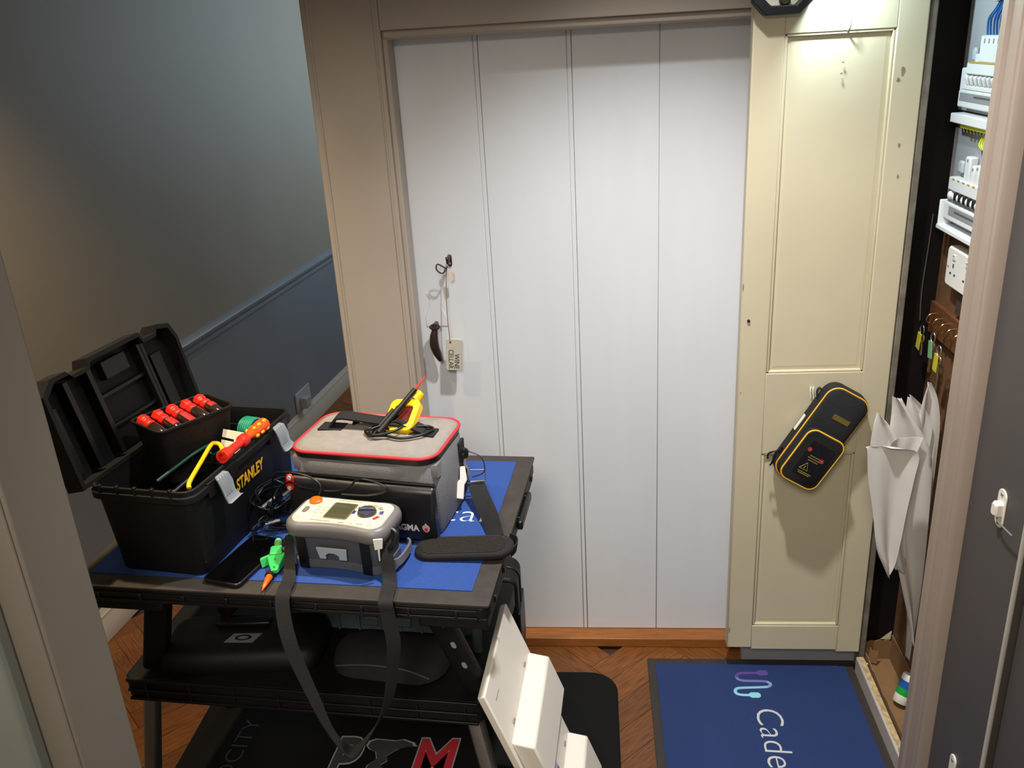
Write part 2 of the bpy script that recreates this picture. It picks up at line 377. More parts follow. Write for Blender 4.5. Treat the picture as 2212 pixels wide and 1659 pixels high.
# ================================================================ WORK TABLE AND WHAT STANDS ON IT
TX0, TX1, TY0, TY1, TZ = -0.370, 0.428, -0.283, 0.283, 0.751
tb = thing('work_table', 'black folding plastic work table with aluminium lower legs', 'table', (-0.597, 1.549, 0), -4.5)
b = B(); r0_ = rrect(TX1 - TX0, TY1 - TY0, 0.02, 4, (TX0 + TX1) / 2, 0)
b.loft([[(x * 0.985, y * 0.985, TZ - 0.028) for x, y in r0_], [(x, y, TZ - 0.024) for x, y in r0_], [(x, y, TZ - 0.006) for x, y in r0_], [(x * 0.99, y * 0.99, TZ) for x, y in r0_]])
b.build('tabletop', m_black, tb)
b = B()
for k in range(9):
    x = TX0 + 0.06 + k * 0.085
    b.box(x - 0.003, x + 0.003, TY0 - 0.004, TY0 + 0.004, TZ - 0.022, TZ - 0.008)
b.box(TX0 + 0.02, TX1 - 0.02, TY0 - 0.004, TY0 + 0.002, TZ - 0.026, TZ - 0.020)
b.box(TX0 + 0.02, TX1 - 0.02, TY0 - 0.003, TY0 + 0.002, TZ - 0.012, TZ - 0.006)
for k in range(6):
    y = TY0 + 0.05 + k * 0.09
    b.box(TX1 - 0.003, TX1 + 0.004, y - 0.003, y + 0.003, TZ - 0.022, TZ - 0.008)
b.build('edge_ribs', m_black2, tb, bev=0.001)['kind'] = 'stuff'
for x0, x1 in ((TX0 + 0.004, -0.19), (0.30, TX1 - 0.004)): B().box(x0, x1, TY0 + 0.004, TY1 - 0.004, TZ - 0.050, TZ - 0.026).build('leg_bracket', m_black, tb, bev=0.004)
B().box(TX1, TX1 + 0.012, 0.02, 0.15, TZ - 0.030, TZ - 0.010).build('side_handle', m_black2, tb, bev=0.004)
SZ = 0.445
b = B(); sx0, sx1, sy0, sy1 = -0.400, 0.375, -0.175, 0.235
b.loft([ring(sx1 - sx0, sy1 - sy0, 0.02, z, 4, (sx0 + sx1) / 2, (sy0 + sy1) / 2) for z in (SZ - 0.052, SZ)])
b.build('shelf', m_black, tb, bev=0.004)
b = B()
b.box(sx0 + 0.01, sx1 - 0.01, sy0 - 0.005, sy0 + 0.001, SZ - 0.006, SZ + 0.002)
b.box(sx0 + 0.01, sx1 - 0.01, sy0 - 0.005, sy0 + 0.001, SZ - 0.030, SZ - 0.024)
b.box(sx0 + 0.01, sx1 - 0.01, sy0 - 0.005, sy0 + 0.001, SZ - 0.052, SZ - 0.046)
for k in range(8): b.box(sx0 + 0.05 + k * 0.098, sx0 + 0.055 + k * 0.098, sy0 - 0.004, sy0 + 0.001, SZ - 0.05, SZ)
b.build('shelf_ribs', m_black2, tb, bev=0.001)
def leg(p0, p1, w, d, m, name='leg', bolts=0):
    p0 = V(p0); p1 = V(p1); z = (p1 - p0); L = z.length; z.normalize(); x = V((1, 0, 0)); x = (x - z * x.dot(z)).normalized(); y = z.cross(x)
    mt = Matrix(((x.x, y.x, z.x, p0.x), (x.y, y.y, z.y, p0.y), (x.z, y.z, z.z, p0.z), (0, 0, 0, 1)))
    o = B().loft([ring(w, d, min(w, d) * 0.3, 0, 3), ring(w, d, min(w, d) * 0.3, L, 3)], m=mt).build(name, m, tb)
    for k in range(bolts):
        zc = L * (0.38 + 0.22 * k)
        B().loft([ring(0.009, 0.017, 0.0044, 0, 4), ring(0.009, 0.017, 0.0044, 0.0012, 4)], m=mt @ Matrix.Translation((w / 2 * 0.45, -d / 2 - 0.0002, zc)) @ Matrix.Rotation(R(90), 4, 'X')).build('slot', mat('pale_slot', '9a9c9e', 0.5), o)
    return o
leg((-0.285, -0.125, TZ - 0.045), (-0.350, -0.125, SZ), 0.052, 0.035, m_black)
leg((-0.285, 0.19, TZ - 0.045), (-0.350, 0.19, SZ), 0.04, 0.03, m_black)
leg((0.32, 0.20, SZ), (0.30, 0.20, TZ - 0.045), 0.036, 0.03, m_black)
leg((0.362, -0.140, SZ), (0.300, -0.205, TZ - 0.045), 0.044, 0.034, m_black, bolts=3)
for (x, y, x2, y2) in ((-0.372, -0.125, -0.432, -0.16), (-0.372, 0.19, -0.43, 0.23), (0.345, -0.14, 0.425, -0.19), (0.33, 0.21, 0.41, 0.25)):
    o = leg((x2, y2, 0.012), (x, y, SZ - 0.05), 0.032, 0.032, m_alu, 'lower_leg')
    B().cyl((x2, y2, 0), (x2, y2, 0.03), 0.02, 0.018).build('foot', m_rubber, o)
lab(leg((0.336, -0.02, SZ), (0.336, -0.02, TZ - 0.045), 0.02, 0.012, mat('galvanised_bar', '8f979c', 0.35, 0.8), 'brace'), 'bare metal brace')
b = B().cyl((-0.302, -0.1445, 0.665), (-0.302, -0.142, 0.665), 0.005)
b.build('bolt', m_alu, tb)

# blue mat laid on the table
tm = tag(thing('table_mat', '', '', (-0.597, 1.549, TZ + 0.0005), -4.5), 'blue mat with dark rubber edge laid over the table top', 'mat')
B().loft([ring(0.800, 0.57, 0.004, z, 2, 0.029, 0) for z in (0, 0.005)]).build('rubber_border', m_mated, tm, bev=0.001)
B().loft([ring(0.740, 0.500, 0.002, z, 2, 0.022, 0.004) for z in (0.004, 0.0066)]).build('blue_pile', m_blue, tm)
text('lettering', 'car', 0.088, m_print, tm, Matrix.Translation((0.330, 0.012, 0.0068)), 0.0003, bold=-0.0016)
MZ = TZ + 0.0072  # top of the mat

def fr(o, deg): return Matrix.Translation(o) @ Matrix.Rotation(R(deg), 4, 'Z')
# ---------------------------------------------------------------- tool box
TB0 = (-0.784, 1.494, MZ); FB = fr(TB0, -9)
tbx = thing('tool_box', 'large black plastic tool box with its lid open and silver latches', 'tool box', TB0, -9)
def rg(x0, x1, y0, y1, r, z): return ring(x1 - x0, y1 - y0, r, z, 3, (x0 + x1) / 2, (y0 + y1) / 2)
B().loft([rg(-.098, .084, -.166, .196, .022, 0.0), rg(-.100, .086, -.168, .197, .022, .004), rg(-.104, .099, -.184, .190, .024, .158), rg(-.112, .107, -.192, .196, .026, .163), rg(-.112, .107, -.192, .196, .026, .176),
          rg(-.109, .104, -.189, .193, .024, .176), rg(-.109, .104, -.189, .193, .024, .187), rg(-.104, .099, -.184, .188, .022, .187), rg(-.100, .095, -.180, .184, .022, .17), rg(-.094, .080, -.162, .186, .02, .008)]).build('body', m_black, tbx, bev=0.0012)
b = B()
for k in range(5): b.box(-0.085 + k * 0.036, -0.083 + k * 0.036 + 0.004, -0.1905, -0.183, 0.176, 0.1905)
for k in range(6): b.box(-0.1115, -0.105, -0.15 + k * 0.056, -0.146 + k * 0.056, 0.176, 0.190)
b.box(0.099, 0.1075, -0.14, -0.04, 0.150, 0.180); b.box(0.099, 0.1075, 0.085, 0.16, 0.150, 0.180)
b.box(-.04, .06, .193, .204, .12, .165)
b.build('rim_ribs', m_black2, tbx, bev=0.001)['kind'] = 'stuff'
# inner lift-out tray that the loose tools lie on
b = B(); b.box(-.092, .082, .0, .176, .125, .130)
for x0, x1, y0, y1 in ((-.094, -.090, .0, .178), (.082, .086, .0, .178), (-.094, .086, -.004, .0), (-.094, .086, .176, .180)): b.box(x0, x1, y0, y1, .10, .150)
b.box(-.09, .080, -.004, .176, .02, .10)
b.build('inner_tray', m_black2, tbx, bev=0.001)
B().cyl((-.075, -.16, .10), (-.072, 0.0, .10), .003).build('side_rail', m_black2, tbx)
# lid, leaning back on its hinge
an = R(-13.5); LM = Matrix.Translation((-.113, -0.006, .182)) @ Matrix(((math.cos(an), 0, math.sin(an), 0), (0, 1, 0, 0), (-math.sin(an), 0, math.cos(an), 0), (0, 0, 0, 1)))
# in the lid's own frame: x = depth towards the box, y = along, z = height
out = [(-.198, 0), (.192, 0), (.200, .165), (.188, .196), (.150, .205), (.143, .190), (.100, .190), (.092, .207), (-.060, .207), (-.068, .192), (-.112, .192), (-.120, .203), (-.160, .203), (-.190, .180)]
yz = Matrix(((0, 0, 1, 0), (1, 0, 0, 0), (0, 1, 0, 0), (0, 0, 0, 1)))
cy = sum(p[0] for p in out) / len(out); inn = [(cy + (y - cy) * 0.955, 0.10 + (z - 0.10) * 0.92) for y, z in out]
b = B(); b.loft([[(-0.030, y, z) for y, z in inn], [(-0.024, y, z) for y, z in out], [(0.012, y, z) for y, z in out], [(0.012, y, z) for y, z in inn], [(-0.018, y, z) for y, z in inn]])
lid = b.build('lid', m_black, tbx, bev=0.001); lid.matrix_local = LM
b = B()
for y in (-.125, -.062, .088, .094): b.box(-.0185, .004, y - .006, y + .006, .015, .185)
b.box(-.0185, -.006, -.056, .082, .120, .128); b.box(-.0185, -.006, -.056, .082, .060, .066)
for y in (-.17, .14): b.box(-.0185, -.010, y - .016, y + .016, .02, .15)
b.box(-.0185, -.002, -.02, .05, .150, .185)
b.build('lid_ribs', m_black2, lid, bev=0.001)
b = B().cyl((-.112, -.17, .18), (-.112, .17, .18), 0.005); b.build('hinge', m_black2, tbx)
# latches
for y0 in (-0.101, 0.117):
    lt = B()
    P = [(0.0, 0.004), (0.007, 0.0), (0.013, -0.015), (0.016, -0.034), (0.023, -0.045), (0.029, -0.044)]
    w = [0.013, 0.018, 0.019, 0.017, 0.020, 0.020]
    lt.loft([[(x - .0012, -w_, z), (x + .0012, -w_, z + .001), (x + .0012, w_, z + .001), (x - .0012, w_, z)] for (x, z), w_ in zip(P, w)])
    o = lab(lt.build('latch', m_latch, tbx, (0.106, y0, 0.176)), 'silver latch hanging open')
    rb = B()
    for q in (-0.011, -0.003, 0.005): rb.tube([(0.006, q, 0.003), (0.014, q, -0.013), (0.0175, q, -0.032)], 0.0024, 6)
    rb.build('grip_ribs', m_latch, o)
text('lettering', 'STANLEY', 0.035, mat('yellow_lettering', 'd8a71c', 0.6, var=0), tbx, axes((0.1008, 0.004, 0.124), (0, 1, 0), (0.085, 0, 1)), 0.0004, bold=0.0008, sx=0.70)

# organiser tray standing askew in the box, five screwdrivers in it
TR0 = FB @ V((-0.030, 0.012, 0.130)); FT = fr(TR0, -9 - 26)
tr = thing('organizer_tray', 'black lift-out tray with five screwdrivers standing askew in the tool box', 'tray', TR0, -35)
B().loft([rg(-.040, .040, -.065, .065, .012, 0), rg(-.052, .054, -.079, .079, .014, .112), rg(-.056, .058, -.083, .083, .016, .114), rg(-.056, .058, -.083, .083, .016, .120),
          rg(-.052, .054, -.079, .079, .014, .120), rg(-.050, .050, -.076, .076, .012, .086)]).build('body', m_black, tr, bev=0.001)
b = B()
for y in (-.047, -.0165, .014, .0445): b.box(-.050, .052, y - .0008, y + .0008, .086, .106)
b.build('dividers', m_black2, tr)
m_clear = mat('smoked_grip', '2b221e', 0.18, var=0.1, coat=0.6)
for i in range(5):
    y = -.062 + i * .0305
    wh = FT @ V((-.044, y, .116))
    wl = ['screwdriver nearest the viewer in the tray, red cap and dark grip', 'second screwdriver from the viewer in the tray, red cap', 'middle screwdriver of the five in the tray, broad red patch on its grip', 'fourth screwdriver from the viewer in the tray, red cap', 'farthest screwdriver of the five in the tray, red cap'][i]
    sd = thing('screwdriver', wl, 'screwdriver', wh, group='red-capped screwdrivers in the organiser tray', rot=(0, R(9), R(-35)))
    hx = Matrix(((0, 0, 1, 0), (1, 0, 0, 0), (0, 1, 0, 0), (0, 0, 0, 1)))
    lab(B().lathe([(0.008, 0), (0.0125, 0.003), (0.0128, 0.016), (0.0095, 0.020), (0.0095, 0.023), (0.0118, 0.026), (0.0115, 0.036), (0.009, 0.038)], 6 if i % 2 else 8, hx).build('cap', m_redp, sd, bev=0.0012), 'red ribbed cap')
    B().lathe([(0.0085, 0.037), (0.0118, 0.046), (0.0118, 0.070), (0.0105, 0.082), (0.006, 0.089)], 12, hx).build('grip', m_clear, sd)
    if i in (1, 2, 4):
        L_ = (0.030, 0.040, 0, 0.018)[(i - 1) % 4] if i != 4 else 0.016
        s = B(); s.loft([[(0.046 + L_ * q, 0.0124 * math.sin(t), 0.0124 * math.cos(t)) for t in (-.6, -.3, 0, .3, .6)] + [(0.046 + L_ * q, 0.0112 * math.sin(t), 0.0112 * math.cos(t)) for t in (.6, .3, 0, -.3, -.6)] for q in (0, .5, 1)])
        s.build('grip_inset', mat('red_grip', 'b02a2a', 0.4), sd)

# loose tools in the box
def wpt(p): return FB @ V(p)
o = thing('wire_reel', 'reel of green wire lying in the open tool box', 'reel', wpt((0.062, 0.094, 0.178)), rot=(R(90), 0, R(72)))
m_gwire = mat('green_wire', '0f8563', 0.4, var=0.15, vs=40)
b = B()
for k in range(6): b.tube([(0.0245 * math.cos(t), 0.0245 * math.sin(t), -.013 + k * .0052) for t in [2 * PI * q / 28 for q in range(28)]], 0.0029, 7, closed=True)
b.build('wire', m_gwire, o)
B().lathe([(0.010, -.018), (0.0245, -.018), (0.0245, -.0155), (0.021, -.0155), (0.021, .0155), (0.0245, .0155), (0.0245, .018), (0.010, .018)], 28).build('spool', m_black2, o)
o = thing('cable_tag', 'white plastic cable tag with a slot in front of the green reel', 'tag', wpt((0.062, 0.022, 0.186)), rot=(R(62), R(6), R(-6)))
o_ = [(-.022, -.020), (.020, -.024), (.022, .020), (-.022, .022), (-.022, .006), (.004, .004), (.004, -.001), (-.022, .001)]
B().prism(o_, -.0015, .0015).build('plate', mat('cream_card', 'd8cbb0', 0.6), o, bev=0.0006)
B().tube([(-.018, -.018, .002), (-.034, -.03, .0), (-.05, -.024, -.004)], .0018, 6, smooth=4).build('tie', m_gwire, o)
o = tag(B().tube([wpt(p) for p in ((.092, -.172, .188), (.085, -.158, .193), (.058, -.078, .192), (.034, -.008, .190), (.036, .004, .189), (.048, .002, .186), (.070, -.022, .178))], [.0042] * 7, 10, smooth=6).build('bent_rod', m_yel, smooth=60), 'bent yellow rod lying across the front corner of the tool box', 'rod')
o = thing('insulated_driver', 'red insulated nut driver with a yellow and orange grip on the box rim', 'nut driver', wpt((0.103, -0.078, 0.203)), rot=(R(-2.5), 0, R(-9 + 2)))
ya = Matrix(((1, 0, 0, 0), (0, 0, 1, 0), (0, 1, 0, 0), (0, 0, 0, 1)))
B().lathe([(0.0075, 0.012), (0.0075, 0), (0.0120, 0), (0.0125, .003), (0.0115, .022), (0.0085, .030), (0.0080, .072), (0.0125, .076), (0.0125, .088), (0.0080, .092)], 16, ya).build('socket', m_redp, o, smooth=40)
B().lathe([(0.0070, .090), (0.0085, .106), (0.0130, .124), (0.0120, .134), (0.0145, .146), (0.0140, .166), (0.0070, .172)], 12, ya).build('grip', mat('deep_orange_plastic', 'e0500c', 0.4), o, smooth=40)
b = B()
for k, (z, h) in enumerate(((.112, .012), (.130, .016), (.148, .020))):
    for t in (0.5, 2.0, 3.5, 5.0):
        b.ico((0.0115 * math.sin(t), z + h / 2, 0.0115 * math.cos(t)), .0062, (0.7, h / .0124 * .8, 0.7), 2)
b.build('grip_pads', mat('amber_plastic', 'f5a412', 0.35), o)
o = tag(B().tube([wpt(p) for p in ((-.03, -.10, .155), (-.005, -.06, .172), (.012, -.02, .182), (.022, .03, .178), (.03, .05, .16))], .0036, 8, smooth=6).build('green_cable', mat('dark_green_cable', '0d3b2b', 0.5), smooth=60), 'dark green cable curving over the inside of the tool box', 'cable')
b = B().cyl(wpt((-.03, -.105, .11)), wpt((.0, -.02, .135)), .006)
tag(b.build('black_marker', m_black2), 'black marker lying deep in the near half of the tool box', 'marker')
b = B().cyl(wpt((.03, -.135, .105)), wpt((.058, -.03, .128)), .005)
tag(b.build('black_scriber', mat('dark_grey_plastic', '2a2826', 0.4)), 'thin dark grey scriber under the yellow rod', 'scriber')
tag(B().box(-.03, .03, -.10, .035, 0, .03).build('tool_case', mat('dark_olive_plastic', '1c1a15', 0.5), None, wpt((.015, -.065, .010)), (0, 0, R(-20)), bev=0.006), 'dark tool case at the bottom of the open tool box', 'case')

# ---------------------------------------------------------------- grey tool bag
BG0 = (-0.440, 1.560, MZ); FG = fr(BG0, -10)
bg = thing('tool_bag', 'grey and black zipped tool bag with red piping standing on the table', 'bag', BG0, -10)
B().loft([ring(.292, .180, .03, 0), ring(.300, .188, .034, .008), ring(.302, .190, .036, .085), ring(.300, .188, .036, .150), ring(.296, .184, .034, .154)]).build('body', m_grey_f2, bg)
B().loft([ring(.286, .174, .03, .153), ring(.294, .182, .034, .156), ring(.300, .188, .036, .158), ring(.300, .188, .036, .168), ring(.292, .180, .034, .170)]).build('zip_band', m_shiny_f, bg)
b = B(); pr_ = [V((x, y, .1705)) for x, y in rrect(.302, .190, .038, 7)]; b.tube(pr_, .0034, 8, closed=True); b.build('piping', m_red, bg, smooth=60)
b = B()
b.loft([ring(.300, .188, .037, .166), ring(.298, .186, .037, .172), ring(.27, .158, .034, .178), ring(.17, .09, .03, .182)]); b.build('top_panel', m_grey_f, bg, smooth=60)
b = B()
b.loft([[(-.148, y, z) for y, z in pf] if q == 0 else [(.152, y, z) for y, z in pf] for q, pf in ((0, [(-.090, .004), (-.116, .004), (-.121, .060), (-.112, .116), (-.094, .124)]), (1, [(-.090, .004), (-.114, .004), (-.119, .060), (-.110, .112), (-.094, .120)]))])
b.build('front_pocket', m_shiny_f, bg, bev=0.006)
B().tube([(-.146, -.098, .124), (-.06, -.100, .125), (.05, -.100, .122), (.150, -.098, .120)], .0032, 6, smooth=4).build('pocket_zip', m_black2, bg)
B().loft([[(x, y, z) for x, y, z in ((-.150, -.082, z0), (-.10, -.099 - d, z0), (.06, -.0985 - d, z0), (.152, -.080, z0), (.152, -.06, z0), (-.150, -.06, z0))] for z0, d in ((.126, .0), (.133, .003), (.146, .003), (.153, .0))]).build('padded_band', m_grey_f2, bg, smooth=60)
text('lettering', 'MAGMA', 0.0185, mat('pale_lettering', 'd8d4cf', 0.6, var=0), bg, axes((0.088, -.1188, .036), (1, -0.0, 0), (0, -.10, 1)), .0004, bold=.0006, sx=.92)
fm = axes((0.1335, -.1188, .038), (1, 0, 0), (0, -.10, 1))
B().prism([(0.0075 * math.sin(t) * (1 - .25 * math.cos(t)), -.0008 + .0085 * (-math.cos(t)) + (.004 if abs(t - PI) < .3 else 0)) for t in [2 * PI * k / 18 for k in range(18)]], 0, .0006, fm).build('emblem', mat('pale_pink_print', 'cfa3a3', 0.6, var=0), bg, smooth=0)
B().prism([(0.0032 * math.sin(t), -.003 + .0042 * (-math.cos(t))) for t in [2 * PI * k / 12 for k in range(12)]], .0005, .0009, fm).build('emblem_drop', m_red, bg, smooth=0)
# carry handle on the lid
for x in (-.098, .098): B().box(x - .026, x + .026, -.016, .020, .178, .1835).build('handle_patch', m_strap, bg, bev=0.001)
B().ribbon([(-.100, .002, .184), (-.090, .003, .200), (-.070, .004, .207), (0, .004, .201), (.060, .003, .198), (.090, .002, .190), (.100, .002, .184)], (0, .014, .002), .004, 5).build('carry_handle', m_strap, bg)
B().ribbon([(-.06, .018, .186), (-.03, .020, .196), (.02, .020, .194), (.05, .018, .186)], (0, .005, .004), .003, 4).build('handle_wrap', m_strap, bg)
# left zip pull, right side tab
o = lab(B().prism(rrect(.016, .040, .007, 4), 0, .004, axes((-.138, -.122, .118), (1, 0, -.25), (.25, -.25, 1))).build('zip_pull', m_redp, bg, bev=.001), 'red and white zip pull')
B().prism(rrect(.009, .010, .004, 3, 0, .014), -.001, .006, axes((-.138, -.122, .118), (1, 0, -.25), (.25, -.25, 1))).build('pull_ring', m_cwhite, o)
B().prism(rrect(.008, .008, .003, 3, 0, -.014), -.001, .006, axes((-.138, -.122, .118), (1, 0, -.25), (.25, -.25, 1))).build('pull_end', m_cwhite, o)
B().box(.148, .155, .045, .075, .02, .14).build('side_webbing', m_strap, bg, bev=.002)
B().tube([(.153, .05, .118), (.162, .048, .126), (.166, .052, .120), (.162, .056, .106), (.153, .055, .108)], .0045, 8, smooth=4).build('strap_loop', m_strap, bg)
# shoulder strap with clips and pad
ss = lab(B().ribbon([FGi for FGi in [FG.inverted() @ V(p) for p in ((-.256, 1.602, .796), (-.240, 1.556, .786), (-.222, 1.510, .779), (-.207, 1.462, .777), (-.196, 1.425, .774))]], [FG.inverted().to_3x3() @ V(w) for w in ((.017, .006, 0), (.017, .004, .004), (.016, .002, .008), (.014, .0, .011), (.013, .0, .006))], .0022, 6).build('shoulder_strap', m_strap, bg), 'black webbing shoulder strap')
gi = FG.inverted()
B().tube([gi @ V(p) for p in ((-.274, 1.604, .797), (-.238, 1.612, .795), (-.238, 1.628, .812), (-.270, 1.622, .815))], .0021, 8, closed=True).build('strap_ring', m_steel, ss)
B().tube([gi @ V(p) for p in ((-.272, 1.600, .862), (-.277, 1.594, .845), (-.270, 1.592, .832), (-.272, 1.590, .815), (-.268, 1.592, .803))], [.002, .0045, .003, .0042, .002], 8, smooth=5).build('snap_hook', m_steel, ss)
B().tube([gi @ V(p) for p in ((-.268, 1.604, .868), (-.240, 1.60, .855), (-.236, 1.595, .825), (-.262, 1.596, .812))], .0013, 6, smooth=6).build('cable_tie', mat('navy_tie', '1a2547', 0.4), ss)
o = tag(B().loft([[(x, y, z) for x, y in pl] for z, pl in ((-.006, [(-.008, -.035), (.010, -.035), (.008, -.005), (.012, .005), (.004, .032), (-.006, .030), (-.003, .004), (-.014, -.010)]), (.006, [(-.008, -.035), (.010, -.035), (.008, -.005), (.012, .005), (.004, .032), (-.006, .030), (-.003, .004), (-.014, -.010)]))]).build('white_clip', m_white, None, (-.281, 1.566, .818), (R(72), R(12), R(8)), bev=.0018), 'white plastic clip hanging at the right end of the grey tool bag', 'clip')
pc = gi @ V((-.255, 1.396, .767))
pm_ = gi @ (Matrix.Translation((-.255, 1.396, .7665)) @ Matrix.Rotation(R(-2), 4, 'Z') @ Matrix.Rotation(R(-3), 4, 'Y'))
pad = lab(B().loft([ring(.188 - a, .070 - a, .032 - a / 2.1, z, 7) for a, z in ((.008, -.006), (0, -.003), (0, .004), (.006, .008))], m=pm_).build('strap_pad', m_cordura, ss, smooth=60), 'ribbed black shoulder pad')
b = B()
for k in range(11):
    y = -.026 + k * .0052; hw = .080 - .012 * (abs(y) / .026) ** 3
    b.box(-hw, hw, y - .0014, y + .0014, .0085, .0096)
b.build('pad_ribs', mat('dark_mesh_fabric', '2c2824', 0.9, var=0.3, vs=200, bump=.6, bs=900), pad).matrix_local = pm_
B().ribbon([gi @ V(p) for p in ((-.172, 1.425, .772), (-.160, 1.418, .770), (-.157, 1.405, .765), (-.166, 1.392, .760))], gi.to_3x3() @ V((.002, .0, .010)), .002, 5).build('strap_end', m_strap, ss)

# ---------------------------------------------------------------- yellow voltage tester on the bag
vt = thing('voltage_tester', 'yellow and black two-pole voltage tester resting on the grey tool bag', 'tester', FG @ V((.050, .026, .196)), rot=(R(32), R(-4), R(-16)))
b = B()
fo = rrect(.066, .076, .014, 4); fi = rrect(.042, .046, .008, 4, 0, -.001)
b.loft([[(x, y, 0) for x, y in fo], [(x, y, .017) for x, y in fo], [(x, y, .018) for x, y in fi], [(x, y, .007) for x, y in fi]])
b.build('body', m_yel, vt, bev=.0015)
lab(B().loft([ring(.043, .047, .008, z, 4, 0, -.001) for z in (.004, .0125)]).build('display', mat('dark_red_display', '5a1c18', 0.2, var=0.5, vs=40, coat=.5), vt), 'dark red display')
B().cyl((.012, .043, .008), (.022, .060, .010), .012, .009).build('tip_cap', m_yel, vt)
for q in (0, 1):
    p0, p1 = ((-.030, -.050, .024), (.016, .056, .026)) if q == 0 else ((-.044, -.054, .020), (-.016, .006, .024))
    o = B().cyl(p0, p1, .0062, .0052).build('probe', m_black2, vt)
    p0 = V(p0); p1 = V(p1); d = (p1 - p0).normalized()
    if q == 0: B().cyl(p1, p1 + d * .034, .0026, .0016).build('probe_tip', m_redp, o)
    else:
        B().cyl(p0 - d * .004, p0, .013, .011).build('finger_guard', m_black2, o)
        B().cyl(p0 - d * .03, p0, .0018, .0032).build('probe_tip', m_black2, o)
vm = vt.rotation_euler.to_matrix().to_4x4(); vm.translation = vt.location; vi = vm.inverted() @ FG
B().tube([vi @ V(p) for p in ((.032, -.012, .190), (.00, -.004, .190), (-.015, -.022, .188), (.005, -.042, .188), (.035, -.040, .189), (.070, -.045, .188), (.104, -.024, .188), (.118, .004, .188), (.104, .012, .190), (.085, .0, .194))], .0028, 8, smooth=7).build('lead', m_black2, vt, smooth=60)
B().tube([vi @ V(p) for p in ((.02, -.01, .198), (.0, -.03, .195), (.012, -.048, .193), (.045, -.035, .195), (.06, -.012, .199), (.04, 0, .202))], .0028, 8, smooth=7, closed=True).build('lead', m_black2, vt, smooth=60)

# ---------------------------------------------------------------- multifunction tester
MT0 = (-0.469, 1.368, MZ)
mt = thing('multifunction_tester', 'grey case electrical tester with cream face, screen and dial, in front of the tool bag', 'tester', MT0, -11)
FM = fr(MT0, -11)
def bow(w, d, r, z, n=6, cx=0, cy=0, k=.006):
    out = []
    for x, y in rrect(w, d, r, n, cx, cy):
        f_ = max(0, 1 - ((x - cx) / (w / 2 - r)) ** 2) if abs(x - cx) < w / 2 - r else 0
        out.append((x, y + (k * f_ if y < cy else 0), z))
    return out
def bow2(w, d, r, z, cx=0, cy=0, k=.006, m=7):
    pts = []
    for sx, sy, a in ((1, -1, -90), (1, 1, 0), (-1, 1, 90), (-1, -1, 180)):
        for j in range(6):
            t = R(a + 18 * j); pts.append((cx + sx * (w / 2 - r) + r * math.cos(t), cy + sy * (d / 2 - r) + r * math.sin(t), z))
    # front edge curves in a little between the two front corners
    x1 = pts[-1][0]; x0 = pts[0][0]
    for j in range(1, m):
        u = j / m; pts.append((x1 + (x0 - x1) * u, cy - d / 2 + k * math.sin(PI * u), z))
    return pts
m_cg = mat('grey_case_plastic', '6f6c6b', 0.42, var=.04); m_cg2 = mat('dark_grey_case_plastic', '53555a', 0.5, var=.05, bump=.2, bs=400)
B().loft([bow2(.178, .082, .022, 0, -.006, .012), bow2(.182, .088, .024, .004, -.006, .012), bow2(.188, .098, .024, .060, -.002, .006), bow2(.190, .102, .026, .074, 0, .003)]).build('lower_case', m_cg2, mt)
B().loft([bow2(.180, .084, .022, .001, -.006, .010), bow2(.190, .094, .024, .002, -.006, .010), bow2(.190, .094, .024, .016, -.006, .010), bow2(.184, .088, .024, .018, -.006, .011)]).build('base_band', m_cg2, mt)
B().loft([bow2(.190, .102, .026, .073, 0, .003), bow2(.200, .112, .030, .077, 0, .002), bow2(.202, .114, .030, .090, 0, .001), bow2(.198, .110, .030, .098, 0, .001), bow2(.188, .100, .026, .102, 0, .001)]).build('upper_case', m_cg, mt, smooth=50)
face = lab(B().loft([bow2(.180, .092, .022, .1005, 0, .001, .007), bow2(.178, .090, .022, .1035, 0, .001, .007)]).build('face', mat('cream_face', 'ead9b4', 0.4, var=.02), mt), 'cream control face')
lab(B().loft([[(x + .016 * (y / .028) * 0, y, z) for x, y, _ in ring(.044, .052, .003, 0, 2, -.006, .004)] for z in (.103, .1045)]).build('screen', mat('green_grey_screen', '4a4b34', 0.15, var=.05, coat=.6), mt), 'grey green screen')
b = B(); b.loft([ring(.048, .056, .004, .103, 2, -.006, .004), ring(.048, .056, .004, .1048, 2, -.006, .004), ring(.044, .052, .003, .1048, 2, -.006, .004), ring(.044, .052, .003, .1040, 2, -.006, .004)]); b.build('screen_bezel', mat('olive_bezel', '77714f', 0.4), mt)
kn = B().lathe([(.0175, .103), (.0175, .108), (.0160, .1105), (.0, .1107)], 28, Matrix.Translation((.046, .006, 0))).build('dial', mat('slate_plastic', '3a3d47', .3), mt, smooth=40)
B().box(-.0155, .0155, -.003, .003, .110, .1150, Matrix.Translation((.046, .006, 0)) @ Matrix.Rotation(R(12), 4, 'Z')).build('dial_pointer', mat('slate_blue_plastic', '454a5c', .3), kn, bev=.0016)
seg_cols = (('7a8a80', 118, 148), ('e8a26a', 66, 112), ('8d8f7c', 34, 58), ('4b4878', -2, 24), ('c0392b', -44, -16), ('2f2f66', 170, 196))
for c_, a0, a1 in seg_cols:
    s = B(); aa = [R(a0 + (a1 - a0) * k / 6) for k in range(7)]
    poly = [(.046 + .0305 * math.cos(t), .006 + .0305 * math.sin(t)) for t in aa] + [(.046 + .0230 * math.cos(t), .006 + .0230 * math.sin(t)) for t in aa[::-1]]
    s.prism(poly, .1034, .1040).build('range_mark', mat('mark_' + c_, c_, .5, var=0), mt, smooth=0)
lab(B().lathe([(.0125, .103), (.0125, .107), (.010, .1095), (0, .110)], 24, Matrix.Translation((-.070, .030, 0))).build('test_button', m_orange, mt, smooth=40), 'orange test button')
